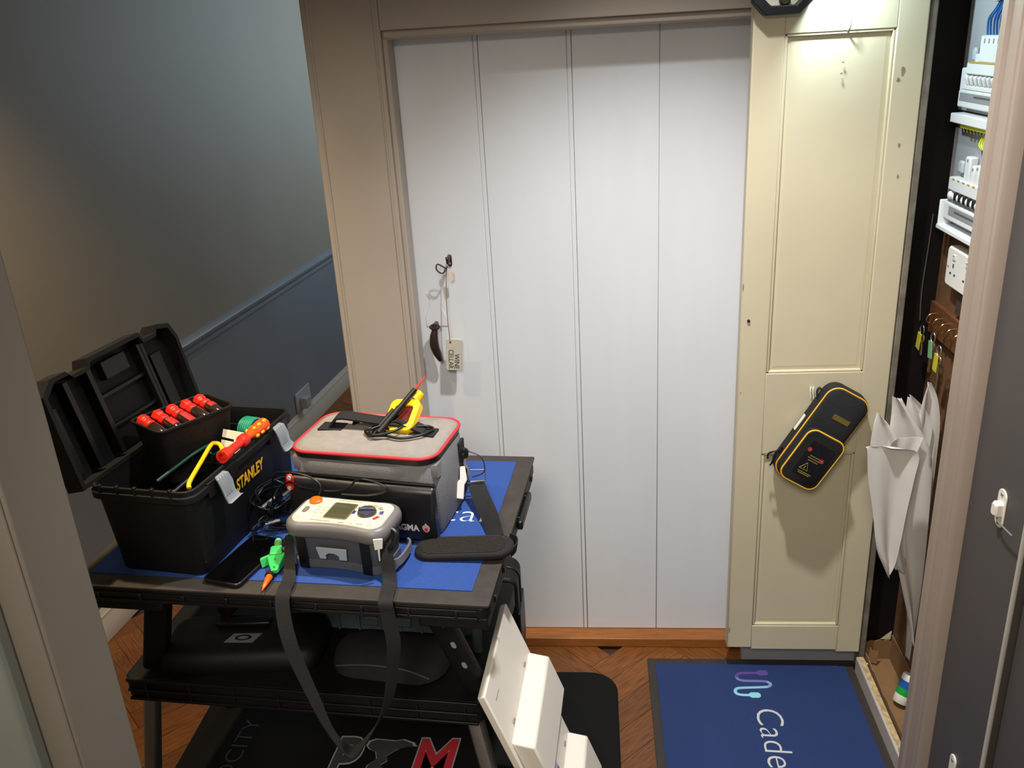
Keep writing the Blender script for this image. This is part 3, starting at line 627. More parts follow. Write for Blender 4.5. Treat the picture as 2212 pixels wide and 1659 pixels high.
B().loft([ring(.009, .020, .0044, z, 4, -.074, -.002) for z in (.103, .106)], m=Matrix.Rotation(0, 4, 'Z')).build('button', mat('olive_grey_rubber', '6f6a56', .6), mt, bev=.001)
for k in range(3):
    for j in range(2): B().prism(rrect(.010, .0045, .002, 3, -.052 + j * .013, .012 - k * .010), .1034, .1039).build('indicator', mat('pale_grey_print', 'b9ac92', .5, var=0), mt, smooth=0)
pgray = mat('grey_print', '8d8576', .5, var=0)
for k, (w, x, y) in enumerate(((.050, -.004, .0415), (.040, -.030, -.0335), (.012, .012, -.0345), (.012, .048, -.0335))):
    B().box(-w / 2, w / 2, -.0012, .0012, .1033, .1038, Matrix.Translation((x, y, 0))).build('print_line', pgray, mt, smooth=0)
text('lettering', 'CE', .008, pgray, mt, Matrix.Translation((.030, -.033, .1036)), .0002)
B().tube([(.068 + .004 * math.cos(t), -.034 + .003 * math.sin(t), .1036) for t in [2 * PI * k / 12 for k in range(12)]], .0005, 4, closed=True).build('printed_mark', pgray, mt)
B().tube([(-.078 + .006 * math.cos(t), -.033 + .004 * math.sin(t), .1036) for t in [2 * PI * k / 12 for k in range(12)]], .0005, 4, closed=True).build('printed_mark', pgray, mt)
# rubber bands round the case, front foot, strap lugs
for x in (-.070, .058):
    B().box(-.009, .009, -.0015, .0015, -.037, .037, Matrix.Translation((x, -.0435 if x > 0 else -.0428, .038)) @ Matrix.Rotation(R(8), 4, 'X') @ Matrix.Rotation(R(4), 4, 'Y')).build('rubber_band', m_black2, mt, bev=.001)
fp = [(-.030, .013), (.030, .013), (.027, -.013), (.012, -.013), (.012, -.004), (.004, .001), (-.006, .001), (-.014, -.004), (-.014, -.013), (-.027, -.013)]
lab(B().prism(fp, 0, .003, axes((-.010, -.0395, .040), (1, 0.03, 0), (0, -.15, 1))).build('front_foot', mat('pale_grey_plastic', 'a6b0b8', .4), mt, bev=.0008), 'pale grey folding foot')
B().ribbon([(.090, -.030, .020), (.108, -.010, .020), (.108, .04, .020), (.098, .055, .020)], (0, 0, .008), .004, 5).build('base_lug', m_cg, mt)
lab(B().prism([(-.007, -.008), (.007, -.008), (.009, .012), (-.008, .014)], 0, .003, axes((.090, -.052, .077), (1, .6, 0), (0, 0, 1))).build('seal_tag', m_white, mt, bev=.0008), 'white plastic seal')
B().cyl((.0895, -.0525, .045), (.0905, -.0525, .072), .0012, .0024, 8).build('seal_tail', m_white, mt)
B().tube([(.098, -.012, .088), (.110, -.016, .080), (.106, -.026, .062), (.098, -.028, .055)], .005, 8, smooth=4).build('strap_lug', m_black2, mt)
mi = FM.inverted(); m3 = mi.to_3x3()
sp = [(-.380, 1.332, .838), (-.382, 1.315, .805), (-.377, 1.300, .772), (-.373, 1.276, .7645), (-.371, 1.236, .7645), (-.368, 1.228, .740), (-.362, 1.222, .690), (-.368, 1.219, .640), (-.385, 1.214, .56), (-.425, 1.208, .49), (-.462, 1.205, .455), (-.495, 1.207, .50), (-.520, 1.212, .58), (-.548, 1.222, .68), (-.560, 1.244, .742), (-.560, 1.262, .7645), (-.563, 1.30, .7645), (-.575, 1.345, .780), (-.578, 1.372, .815)]
sw = [(.010, .006, 0), (.012, .002, 0), (.013, 0, 0), (.013, 0, 0), (.013, 0, 0), (.013, 0, 0), (.012, .003, 0), (.010, .006, 0), (.008, .008, .004), (.005, .008, .008), (.0, .011, .004), (.005, .008, -.008), (.008, .008, -.004), (.012, .004, 0), (.013, 0, 0), (.013, 0, 0), (.012, .0, 0), (.008, .006, 0), (.006, .008, 0)]
lab(B().ribbon([mi @ V(p) for p in sp], [m3 @ V(w) for w in sw], .002, 6).build('neck_strap', m_strap, mt), 'black neck strap looping down in front of the table')

# ---------------------------------------------------------------- leads behind and beside the tester
tl = thing('test_leads', 'tangle of thin black test leads between the tool box and the tester', 'cable', (-.655, 1.49, MZ))
rnd = random.Random(5)
for k in range(11):
    c0 = V((rnd.uniform(-.03, .03), rnd.uniform(-.05, .06), 0)); pts = []
    a0 = rnd.uniform(0, 6); rx = rnd.uniform(.02, .045); ry = rnd.uniform(.035, .075); h = rnd.uniform(.01, .085)
    for j in range(9):
        t = a0 + j * .72
        p = c0 + V((rx * math.cos(t) + rnd.uniform(-.008, .008), ry * math.sin(t) + rnd.uniform(-.008, .008), .0045 + h * (0.5 + .5 * math.sin(t * .8 + k))))
        p.x = min(max(p.x, -.030 + 0.22 * p.y + .18 * max(0, .05 - p.z) * 0), .055); pts.append(p)
    B().tube(pts, .0021, 6, smooth=5).build('lead', m_black2, tl, smooth=60)
tl2 = [(.01, .0, .03), (.03, -.012, .09), (.055, -.030, .118), (.09, -.046, .114), (.15, -.060, .114), (.185, -.066, .125), (.205, -.066, .142), (.24, -.074, .140), (.262, -.080, .128), (.23, -.080, .116), (.17, -.066, .111)]
B().tube(tl2, .0022, 6, smooth=6).build('lead', m_black2, tl, smooth=60)
tl3 = [(.0, .0, .02), (.02, -.018, .12), (.05, -.034, .142), (.10, -.050, .143), (.128, -.058, .128), (.125, -.066, .110)]
B().tube(tl3, .0020, 6, smooth=6).build('lead', m_black2, tl, smooth=60)
for p0, p1 in (((-.028, .02, .035), (-.005, .035, .05)), ((-.01, -.02, .02), (.018, -.012, .024)), ((.01, .04, .05), (.028, .055, .06))):
    B().cyl(p0, p1, .0042, .0036).build('plug', mat('grey_plug', '8b8b8d', .35, .4), tl)

# ---------------------------------------------------------------- small things at the front edge
ph = thing('phone', 'black smartphone lying face up beside the tool box', 'phone', (-.668, 1.364, MZ), -15)
B().loft([ring(.080, .160, .011, z, 5) for z in (0, .0085)]).build('case', m_black2, ph, bev=.002)
B().loft([ring(.074, .154, .009, z, 5) for z in (.008, .0088)]).build('screen', mat('black_glass', '050506', .06, var=0, coat=.6), ph)
m_green = mat('green_plastic', '38b45c', .38, var=.05)
gc = thing('crocodile_clip', 'green insulated crocodile clip on the front of the table', 'clip', (-.604, 1.352, MZ + .012), 14)
B().loft([[(s_ * w, y, z) for s_, z in ((-1, -h), (1, -h), (1, h), (-1, h))] for y, w, h in ((-.040, .0055, .004), (-.020, .011, .007), (.004, .0165, .009), (.010, .013, .009))]).build('jaw', m_green, gc, bev=.0012)
B().loft([[(s_ * w, y, z + .004) for s_, z in ((-1, -h), (1, -h), (1, h), (-1, h))] for y, w, h in ((.004, .012, .008), (.012, .011, .010), (.026, .011, .010), (.032, .009, .009))]).build('body', m_green, gc, bev=.0018)
for s_ in (-1, 1): B().loft([[(s_ * x, y, z) for x, y, z in ((.008, .004 + q * .002, -.008), (.027, -.006 + q * .008, -.010), (.029, -.002 + q * .008, .006), (.010, .010 + q * .004, .008))] for q in (0, 1)]).build('wing', m_green, gc, bev=.0012)
lab(B().cyl((0, .030, .004), (-.001, .056, .004), .0075, .0065).build('sleeve', mat('olive_green_plastic', '51752f', .45), gc), 'darker green sleeve')
B().cyl((-.001, .055, .004), (-.001, .064, .004), .0072, .006).build('socket', mat('pale_green_plastic', '62c39a', .4), gc)
for y in (-.034, -.012): B().cyl((0, y, .004), (0, y, .0075 if y < -.02 else .0092), .0016).build('rivet', m_steel, gc)
pb = thing('test_probe', 'orange and black test probe with its tip over the table edge', 'probe', (-.600, 1.262, MZ + .0075), rot=(R(0), R(0), R(2)))
B().lathe([(.0012, 0), (.0016, .008), (.0032, .010), (.0062, .036), (.0066, .042)], 12, ya).build('nose', m_orange, pb, smooth=50)
B().lathe([(.0088, .042), (.0092, .044), (.0092, .047), (.0066, .049)], 14, ya).build('guard', m_black2, pb)
B().lathe([(.0058, .048), (.0058, .068), (.0055, .084)], 12, ya).build('grip', mat('dark_brown_plastic', '3a221b', .5), pb)
B().lathe([(.0055, .082), (.0062, .100), (.0062, .128), (.0048, .134)], 12, ya).build('barrel', mat('brick_plastic', 'a04a33', .45), pb)
B().lathe([(.0004, -.006), (.0011, .001)], 8, ya).build('tip', m_steel, pb)
bp_ = thing('trim_tool', 'small turquoise trimming tool with a metal tip next to the orange probe', 'tool', (-.577, 1.308, MZ + .0045), rot=(0, 0, R(3)))
B().lathe([(.0022, .006), (.0040, .022), (.0042, .050), (.0030, .056)], 10, ya).build('handle', mat('turquoise_plastic', '3fb0c8', .35), bp_, smooth=50)
B().lathe([(.0010, -.004), (.0014, .008)], 8, ya).build('tip', m_steel, bp_)
# ================================================================ UNDER AND BESIDE THE TABLE
bm_ = tag(thing('foam_floor_mat', '', ''), 'large black rounded floor mat with printed letters under the work table', 'mat')
FMX = Matrix.Translation((-0.515, 1.60, 0.0))
B().loft([ring(1.105 - a, .72 - a, .075, z, 8) for a, z in ((0, .0005), (0, .010), (.010, .014))], m=FMX).build('pad', m_rubber, bm_)
mz = .0142
m_sil = mat('silver_print', '9a9aa0', .5, var=0); m_pgr = mat('dark_grey_print', '3c3c40', .5, .2, var=.2, vs=30); m_pred = mat('red_print', 'b5222e', .5, var=.25, vs=12)
text('lettering', 'VELOCITY', .064, m_pgr, bm_, Matrix.Translation((-0.930, 1.595, mz)) @ Matrix.Rotation(R(86), 4, 'Z'), .0002, bold=-.001, sx=1.1)
for ch, x, m_in in (('P', -.650, m_pgr), ('M', -.424, m_pred)):
    text('lettering', ch, .200, m_sil, bm_, Matrix.Translation((x, 1.618, mz)), .0002, shear=.12, bold=.009, sx=.70)
    text('lettering', ch, .200, m_in, bm_, Matrix.Translation((x, 1.618, mz + .0004)), .0002, shear=.12, bold=.004, sx=.70)
shape = [(-.618, 1.700), (-.600, 1.708), (-.548, 1.703), (-.528, 1.708), (-.500, 1.697), (-.490, 1.684), (-.512, 1.684), (-.534, 1.676), (-.548, 1.664), (-.562, 1.650), (-.556, 1.634), (-.572, 1.620), (-.560, 1.606), (-.582, 1.590), (-.600, 1.575), (-.612, 1.590), (-.604, 1.620), (-.586, 1.640), (-.594, 1.664), (-.612, 1.672), (-.622, 1.684)]
shape = [(x + .022, y - .012) for x, y in shape]
sx_ = sum(p[0] for p in shape) / len(shape); sy_ = sum(p[1] for p in shape) / len(shape)
B().prism(shape, mz, mz + .0003).build('emblem', m_sil, bm_, smooth=0)
B().prism([(sx_ + (x - sx_) * .90 + (.0), sy_ + (y - sy_) * .93) for x, y in shape], mz + .0002, mz + .0007).build('emblem_fill', m_pgr, bm_, smooth=0)

# white consumer unit cover leaning on the table
cu = thing('consumer_unit_cover', 'white consumer unit front cover with two raised bands leaning against the work table', 'cover', (-.050, 1.300, .0145))
T1 = V((-.224, 1.300, .502)) - V(cu.location); T2 = V((-.205, 1.585, .502)) - V(cu.location)
Lx = T1.length; ux = -T1.normalized(); uy = (T2 - T1); Wy = uy.length; uy = (uy - ux * uy.dot(ux)).normalized(); uz = ux.cross(uy)
if uz.x < 0: uz = -uz
CM = Matrix(((ux.x, uy.x, uz.x, T1.x), (ux.y, uy.y, uz.y, T1.y), (ux.z, uy.z, uz.z, T1.z), (0, 0, 0, 1)))
m_cov = mat('cover_white_plastic', 'e3ddd0', .42, var=.02)
b = B()
b.loft([[(x, y, z) for x, y in ((.0, .0), (Lx, .0), (Lx, Wy), (.0, Wy))] for z in (-.016, 0)], m=CM)
b.build('plate', m_cov, cu, bev=.003)
def hump(x0, x1, nm):
    h = .040
    return B().loft([[(x, y, z) for x, z in ((x0, -.001), (x0 + .024, h), (x1 - .014, h), (x1, -.001))] for y in (.010, Wy - .010)], m=CM).build(nm, m_cov, cu, bev=.004)
hump(.128, .262, 'raised_band'); hump(.365, .500, 'raised_band')
B().loft([[(x, y, z) for x, y in ((.285, .05), (.350, .05), (.350, .15), (.285, .15))] for z in (.0, .0006)], m=CM).build('label', mat('purple_label', '4b3a63', .5, var=.3, vs=60), cu, smooth=0)
B().loft([[(x, y, z) for x, y in ((.305, .10), (.335, .10), (.335, .15), (.305, .15))] for z in (.0004, .0009)], m=CM).build('label_print', mat('pale_label', 'b8aebc', .5, var=.2, vs=80), cu, smooth=0)
for x, y in ((.120, .06), (.120, .225), (.357, .23)):
    B().loft([ring(.004, .014, .0019, z, 3, x, y) for z in (0, .003)], m=CM).build('hinge_pip', mat('grey_pip', '8f8a80', .5), cu)
B().loft([[(x, y, z) for x, y in ((.040, .035), (.043, .035), (.043, .065), (.040, .065))] for z in (0, .0008)], m=CM).build('slot', mat('grey_slot', 'a49f93', .5), cu, smooth=0)

# hard case standing behind the table
cs = thing('hard_case', 'black hard case standing upright between the work table and the white door', 'case', (-.375, 1.955, 0))
b = B(); b.loft([[(x, y, z) for x, z in rrect(.315, .350, .03, 6, 0, .180)] for y in (-.055, .055)]); b.build('shell', m_black, cs, bev=.008)
b = B(); b.box(.154, .162, -.06, .06, .10, .25); b.build('side_latch', m_black2, cs, bev=.003)
b = B(); b.loft([[(x, y, z) for x, z in rrect(.322, .357, .034, 6, 0, .180)] for y in (-.004, .004)]); b.build('seam_rim', m_black2, cs, bev=.002)

# on the shelf
FTb = fr((-0.597, 1.549, 0), -4.5)
cr = thing('plastic_crate', 'dark grey ribbed plastic crate standing at the back of the table shelf', 'crate', FTb @ V((.105, .110, SZ)), -4.5)
m_crate = mat('slate_grey_plastic', '6a737d', .55, var=.1)
CW, CD, CH = .415, .16, .215
b = B(); b.loft([ring(CW, CD, .012, 0, 3), ring(CW, CD, .012, CH, 3), ring(CW - .008, CD - .008, .010, CH, 3), ring(CW - .012, CD - .012, .010, .006, 3)]); b.build('body', m_crate, cr, bev=.001)
for k in range(9):
    x = -.19 + k * .0475
    B().box(x - .0025, x + .0025, -CD / 2 - .005, -CD / 2 + .002, .0, CH - .01).build('rib', m_crate, cr, bev=.001)
for z in (.055, .095): B().box(-CW / 2 + .004, CW / 2 - .004, -CD / 2 - .005, -CD / 2 + .002, z - .002, z + .002).build('band', m_crate, cr, bev=.001)
for x in (-.15, -.02, .055, .165): B().box(x - .018, x + .018, -CD / 2 - .010, -CD / 2 + .001, .018, .040).build('clip', m_crate, cr, bev=.003)
tc = thing('tool_case', 'long black tool case with a pale oval label lying on the table shelf', 'case', FTb @ V((-.165, -.065, SZ)), 4)
B().loft([ring(.33, .150, .03, 0, 4), ring(.345, .160, .035, .015, 4), ring(.335, .150, .035, .040, 4), ring(.30, .12, .03, .050, 4)]).build('body', m_black, tc, smooth=50)
lb = lab(B().prism([(-.036, -.014), (.026, -.018), (.040, .012), (-.022, .014)], .050, .0512, Matrix.Translation((-.0, -.02, 0))).build('label', mat('silver_label', '6c6c70', .4, var=.05), tc, smooth=0), 'pale label with a dark oval')
B().lathe([(.018, .0508), (.018, .0518), (.012, .0518), (.012, .0508)], 24, Matrix.Translation((.002, -.021, 0)) @ Matrix.Diagonal((1, .5, 1, 1))).build('oval_mark', m_black2, lb)
B().box(-.10, .02, -.012, .012, .048, .060, Matrix.Translation((.03, .03, 0))).build('handle', m_black2, tc, bev=.004)
bg2 = thing('pouch', 'soft black tool pouch at the right end of the table shelf', 'pouch', FTb @ V((.165, -.075, SZ)), -8)
B().loft([ring(.22, .12, .05, 0, 5), ring(.25, .14, .06, .012, 5), ring(.24, .12, .055, .035, 5), ring(.16, .06, .029, .048, 5)]).build('bag', m_cordura, bg2, smooth=60)
B().tube([(-.10, -.060, .030), (-.03, -.062, .042), (.05, -.062, .040), (.10, -.06, .022)], .0022, 6, smooth=5).build('seam_cord', mat('grey_cord', '3a3a3c', .6), bg2)
o = tag(B().cyl(FTb @ V((-.235, -.02, SZ + .062)), FTb @ V((-.190, .13, SZ + .085)), .017, .013).build('mallet_handle', mat('dark_brown_handle', '2a1611', .5)), 'dark brown handle lying over the tool case on the shelf', 'handle')

# ================================================================ FLOOR MAT ON THE RIGHT
fm2 = tag(thing('door_mat', '', '', (.402, 1.58, 0)), 'blue printed mat with dark rubber border on the floor before the cupboard', 'mat')
B().loft([ring(.556, .895, .003, z, 2) for z in (.0005, .005)]).build('rubber_border', mat('dark_rubber_border', '2c2622', .7, var=.15, vs=30), fm2, bev=.001)
B().loft([ring(.512, .850, .002, z, 2, .0, .001) for z in (.004, .0066)]).build('blue_pile', m_blue2, fm2)
text('lettering', 'Cadent', .097, mat('grey_white_print', 'b9bcba', .8, var=0), fm2, Matrix.Translation((.014, .258, .0067)) @ Matrix.Rotation(R(-90), 4, 'Z'), .0002, bold=-.0012, shear=0.06, align='LEFT')
# cable emblem: a line that winds to and fro, violet to turquoise, with a plug at each end
pts = [(.034, .388), (-.022, .388), (-.038, .382), (-.042, .372), (-.038, .362), (-.022, .357), (.026, .356), (.040, .351), (.043, .344), (.038, .337), (.024, .333), (-.036, .329), (-.050, .324), (-.054, .315), (-.050, .306), (-.036, .302), (-.014, .302)]
cols = ('5a3f8e', '6a6cae', '7a94c4', '86b8d2', '86cad6')
pv = crom([V((x, y, .0068)) for x, y in pts], 5)
n_ = len(pv)
for k in range(5):
    seg = pv[k * n_ // 5: (k + 1) * n_ // 5 + 1]
    B().ribbon(seg, (0, 0, 0.0002), .0085, 0).build('emblem_line', mat('print_' + cols[k], cols[k], .8, var=0), fm2, smooth=0)
for x0, y0, c_, s in ((.014, .389, cols[0], 1), (-.020, .302, cols[4], 1)):
    B().prism([(x0, y0 - .005), (x0 + .006, y0 - .010), (x0 + .024, y0 - .010), (x0 + .030, y0 - .005), (x0 + .030, y0 + .005), (x0 + .024, y0 + .010), (x0 + .006, y0 + .010), (x0, y0 + .005)], .0066, .0071).build('emblem_plug', mat('print_' + c_, c_, .8, var=0), fm2, smooth=0)

# ================================================================ ON THE WHITE DOOR
hk = thing('coat_hook', 'small dark iron hook screwed to the white boarded door', 'hook', (-.368, 2.130, 1.142))
B().loft([ring(.011, .030, .0054, z, 4) for z in (0, .004)], m=axes((.006, 0, .002), (1, 0, 0), (0, 0, 1))).build('back_plate', m_dbrown, hk, bev=.001)
B().tube([(.006, -.003, .012), (.006, -.020, .010), (.006, -.032, .002), (.006, -.036, .012), (.006, -.034, .016)], [.0042, .0040, .0038, .0042, .0052], 9, smooth=4).build('prong', m_dbrown, hk)
for z in (-.006, .010): B().ico((.006, -.0045, z), .0026, (1, .5, 1)).build('screw', m_steel, hk)
kt = thing('key_tag', 'beige wooden tag lettered wine cellar hanging on a cord from the hook', 'tag', (-.366, 2.098, .905))
TA = axes((0, 0, 0), (0.995, 0.03, -0.08), (0.08, 0, .997))
B().loft([ring(.040, .086, .005, z, 4) for z in (0, .005)], m=TA).build('plate', mat('stone_tag', 'bdb8a8', .55, var=.04), kt, bev=.0012)
TB_ = TA @ Matrix.Translation((0, 0, .0052))
m_ink = mat('dark_ink', '2e2c28', .6, var=0)
text('lettering', 'WINE', .0185, m_ink, kt, TB_ @ Matrix.Translation((.0075, -.018, 0)) @ Matrix.Rotation(R(-90), 4, 'Z'), .0002, sx=.88)
text('lettering', 'CELLAR', .0185, m_ink, kt, TB_ @ Matrix.Translation((-.0075, -.012, 0)) @ Matrix.Rotation(R(-90), 4, 'Z'), .0002, sx=.82)
B().cyl((-.006, -.0056, .034), (-.006, -.0052, .034), .0028).build('eyelet', mat('brass', '8a7040', .4, .6), kt)
B().tube([(-.006, -.006, .036), (-.008, -.004, .10), (-.006, .0, .17), (.0, -.002, .228)], .0013, 6, smooth=4).build('cord', mat('tan_cord', '8a7a60', .8), kt)
B().tube([(.003, -.004, .232), (-.010, -.008, .216), (-.024, -.010, .226), (-.020, -.010, .240), (.0, -.004, .226)], .0019, 7, smooth=4).build('cord_loop', mat('dark_cord', '3a302a', .7), kt)
kb = B().loft([[(x, y, z) for x, z in ((0, .222), (.013, .218), (.014, .196), (.004, .190))] for y in (.004, .0055)])
kb.build('paper_slip', mat('cream_slip', 'd8cbb8', .7), kt, smooth=0)
dh = thing('latch_handle', 'dark brown drop handle below the painted latch plate on the white door', 'handle', (-.410, 2.130, .976))
lab(B().loft([[(x, -d, z) for x, z in ((-.026, -.004), (-.027, .020), (-.016, .044), (-.012, .070), (-.020, .084), (.012, .090), (.018, .070), (.016, .045), (.030, .018), (.030, -.004))] for d in (-.001, .0022)]).build('latch_plate', m_board, dh, bev=.001), 'latch plate painted over in white')
B().cyl((0, -.001, .004), (0, -.028, .004), .006).build('neck', m_dbrown, dh)
B().lathe([(.0, -.002), (.013, -.002), (.0145, .001), (.013, .004), (0, .0045)], 20, Matrix.Translation((0, -.030, .002)) @ Matrix.Rotation(R(28), 4, 'X') @ Matrix.Diagonal((1, .7, 1, 1))).build('collar', m_dbrown, dh)
B().tube([(0, -.030, .012), (0, -.030, -.004), (-.004, -.031, -.022), (-.005, -.031, -.046), (.001, -.029, -.070), (.008, -.027, -.090)], [.005, .0075, .0105, .0122, .0105, .0050], 12, smooth=5).build('grip', m_dbrown, dh, smooth=60)

# ================================================================ ON THE CUPBOARD DOOR
pcs = thing('tester_case', 'black zipped case with yellow piping hanging tilted on the cream cupboard door', 'case', (.5285, 1.982, .7265))
ANG = R(-31)  # leans over to the right
PM = Matrix(((math.cos(ANG), 0, -math.sin(ANG) * -1 * -1, 0), (0, 0, 0, 0), (0, 0, 0, 0), (0, 0, 0, 1)))
PM = axes((0, 0, 0), (math.cos(ANG), 0, math.sin(ANG)), (-math.sin(ANG), 0, math.cos(ANG)))   # x across, y along the case, z out of the door
B().loft([ring(.106, .252, .028, 0, 7), ring(.114, .262, .032, .008, 7), ring(.114, .262, .032, .034, 7), ring(.108, .256, .030, .040, 7)], m=PM).build('body', m_cordura, pcs, smooth=50)
B().loft([ring(.106, .254, .029, .038, 7), ring(.104, .252, .028, .046, 7), ring(.094, .242, .025, .049, 7)], m=PM).build('front', mat('navy_black_fabric', '15161b', .8, var=.2, vs=90, bump=.4, bs=500), pcs, smooth=50)
B().tube([PM @ V((x, y, .041)) for x, y in rrect(.108, .256, .030, 7)], .0021, 7, closed=True).build('piping', mat('yellow_piping', 'd9a528', .6), pcs, smooth=60)
pkx, pky = .004, -.052
B().loft([ring(.100, .142, .022, .045, 6, pkx, pky), ring(.100, .142, .022, .064, 6, pkx, pky), ring(.094, .136, .020, .068, 6, pkx, pky)], m=PM).build('pocket', m_cordura, pcs, smooth=50)
B().tube([PM @ V((x, y, .066)) for x, y in rrect(.099, .141, .022, 6, pkx, pky)], .0022, 7, closed=True).build('pocket_piping', mat('yellow_piping', 'd9a528', .6), pcs, smooth=60)
win = B().loft([ring(.062, .092, .006, z, 4, pkx + .004, pky) for z in (.0675, .0690)], m=PM).build('label_window', mat('dark_clear_window', '16171c', .12, var=.1, coat=.6), pcs)
m_gold = mat('gold_print', 'a08a3a', .6, var=0)
tr3 = [(.0, .010), (-.011, -.009), (.011, -.009)]
B().tube([PM @ V((x + pkx - .006, y + pky - .020, .0696)) for x, y in tr3], .0009, 5, closed=True).build('warning_triangle', m_gold, win)
B().box(-.0008, .0008, -.004, .003, -.0002, .0004, PM @ Matrix.Translation((pkx - .006, pky - .022, .0694))).build('warning_bolt', m_gold, win)
for x, y in ((-.022, .022), (.020, .008)):
    B().lathe([(0, .0690), (.0058, .0690), (.0058, .0698), (0, .0698)], 16, PM @ Matrix.Translation((pkx + x, pky + y, 0))).build('red_spot', mat('red_spot', '9c2f2a', .4, var=0), win)
    text('lettering', 'i', .008, mat('pale_print', 'c8b8a8', .5, var=0), win, PM @ Matrix.Translation((pkx + x, pky + y, .0699)), .0001)
for k, (w, y) in enumerate(((.030, .010), (.034, .004), (.026, -.002), (.036, -.036), (.030, -.040))):
    B().box(-w / 2, w / 2, -.0008, .0008, 0, .0003, PM @ Matrix.Translation((pkx + .002, pky + y, .0691))).build('print_line', m_gold, win, smooth=0)
B().box(-.022, .022, -.0065, .0065, .048, .0502, PM @ Matrix.Translation((.010, .062, 0))).build('name_patch', mat('dull_gold_patch', '6b581f', .6, var=.3, vs=200), pcs, bev=.0006)
B().box(-.0012, .0008, -.022, .022, .014, .026, PM @ Matrix.Translation((-.0575, .004, 0))).build('side_label', m_cwhite, pcs)
B().ribbon([PM @ V(p) for p in ((-.050, .070, .020), (-.062, .080, .020), (-.066, .092, .014), (-.060, .098, .010), (-.050, .09, .012))], PM.to_3x3() @ V((0, 0, .006)), .0018, 5).build('wrist_loop', m_strap, pcs)
for d in (0, .006): B().tube([(-.024 + d, -.016, .092), (-.026 + d, -.014, .112), (-.024 + d, -.008, .118), (-.022 + d, .001, .112)], .0014, 6, smooth=4).build('white_cord', m_cwhite, pcs)
B().tube([PM @ V(p) for p in ((-.058, -.080, .03), (-.070, -.086, .034), (-.078, -.100, .03), (-.072, -.112, .03))], .0022, 6, smooth=4).build('zip_pull', m_black2, pcs)
B().tube([PM @ V(p) for p in ((-.058, -.072, .03), (-.066, -.070, .04), (-.070, -.084, .046), (-.062, -.110, .04), (-.060, -.122, .036))], .0026, 6, smooth=4).build('zip_cord', m_black2, pcs)
B().ribbon([PM @ V(p) for p in ((.057, .02, .02), (.064, .012, .02), (.066, -.012, .02), (.057, -.02, .02))], PM.to_3x3() @ V((0, 0, .007)), .0018, 4).build('side_loop', m_strap, pcs)

# LED work light clipped to the top of the door
wl = thing('work_light', 'black octagonal LED work light fixed at the top of the cream door', 'lamp', (.389, 1.984, 1.728))
def octo(w, h, c): return [(-w + c, -h), (w - c, -h), (w, -h + c), (w, h - c), (w - c, h), (-w + c, h), (-w, h - c), (-w, -h + c)]
A_ = axes((0, 0, 0), (1, 0, 0), (0, 0, 1))
oo = octo(.061, .062, .026); oi_ = octo(.043, .044, .018)
B().loft([[(x, y, 0) for x, y in oo], [(x, y, .030) for x, y in oo], [(x, y, .034) for x, y in oi_], [(x, y, .012) for x, y in oi_]], m=A_).build('housing', mat('blue_black_rubber', '161b20', .5), wl, bev=.003)
B().prism(oi_, .010, .014, A_).build('reflector', mat('cream_reflector', 'e6e3d2', .3), wl)
B().lathe([(.011, .012), (.011, .024), (.008, .027), (0, .027)], 18, A_ @ Matrix.Translation((.004, -.034, 0))).build('switch_knob', mat('dark_green_rubber', '2f3b28', .5), wl)
ld = B().loft([ring(.016, .050, .006, z, 4) for z in (0, .003)], m=axes((.061, -.018, 0.004), (0, 1, 0), (0, 0, 1)))
lab(ld.build('led_strip', mat('led_emitter', 'e2f4ff', .4, var=0, emit=12), wl), 'lit LED strip')
lamp('work_light_beam', 'SPOT', (.468, 1.925, 1.722), (.68, 1.96, 1.52), 5.0, (.74, .93, 1.0), spot_size=R(160), spot_blend=.6, shadow_soft_size=.012).parent = None
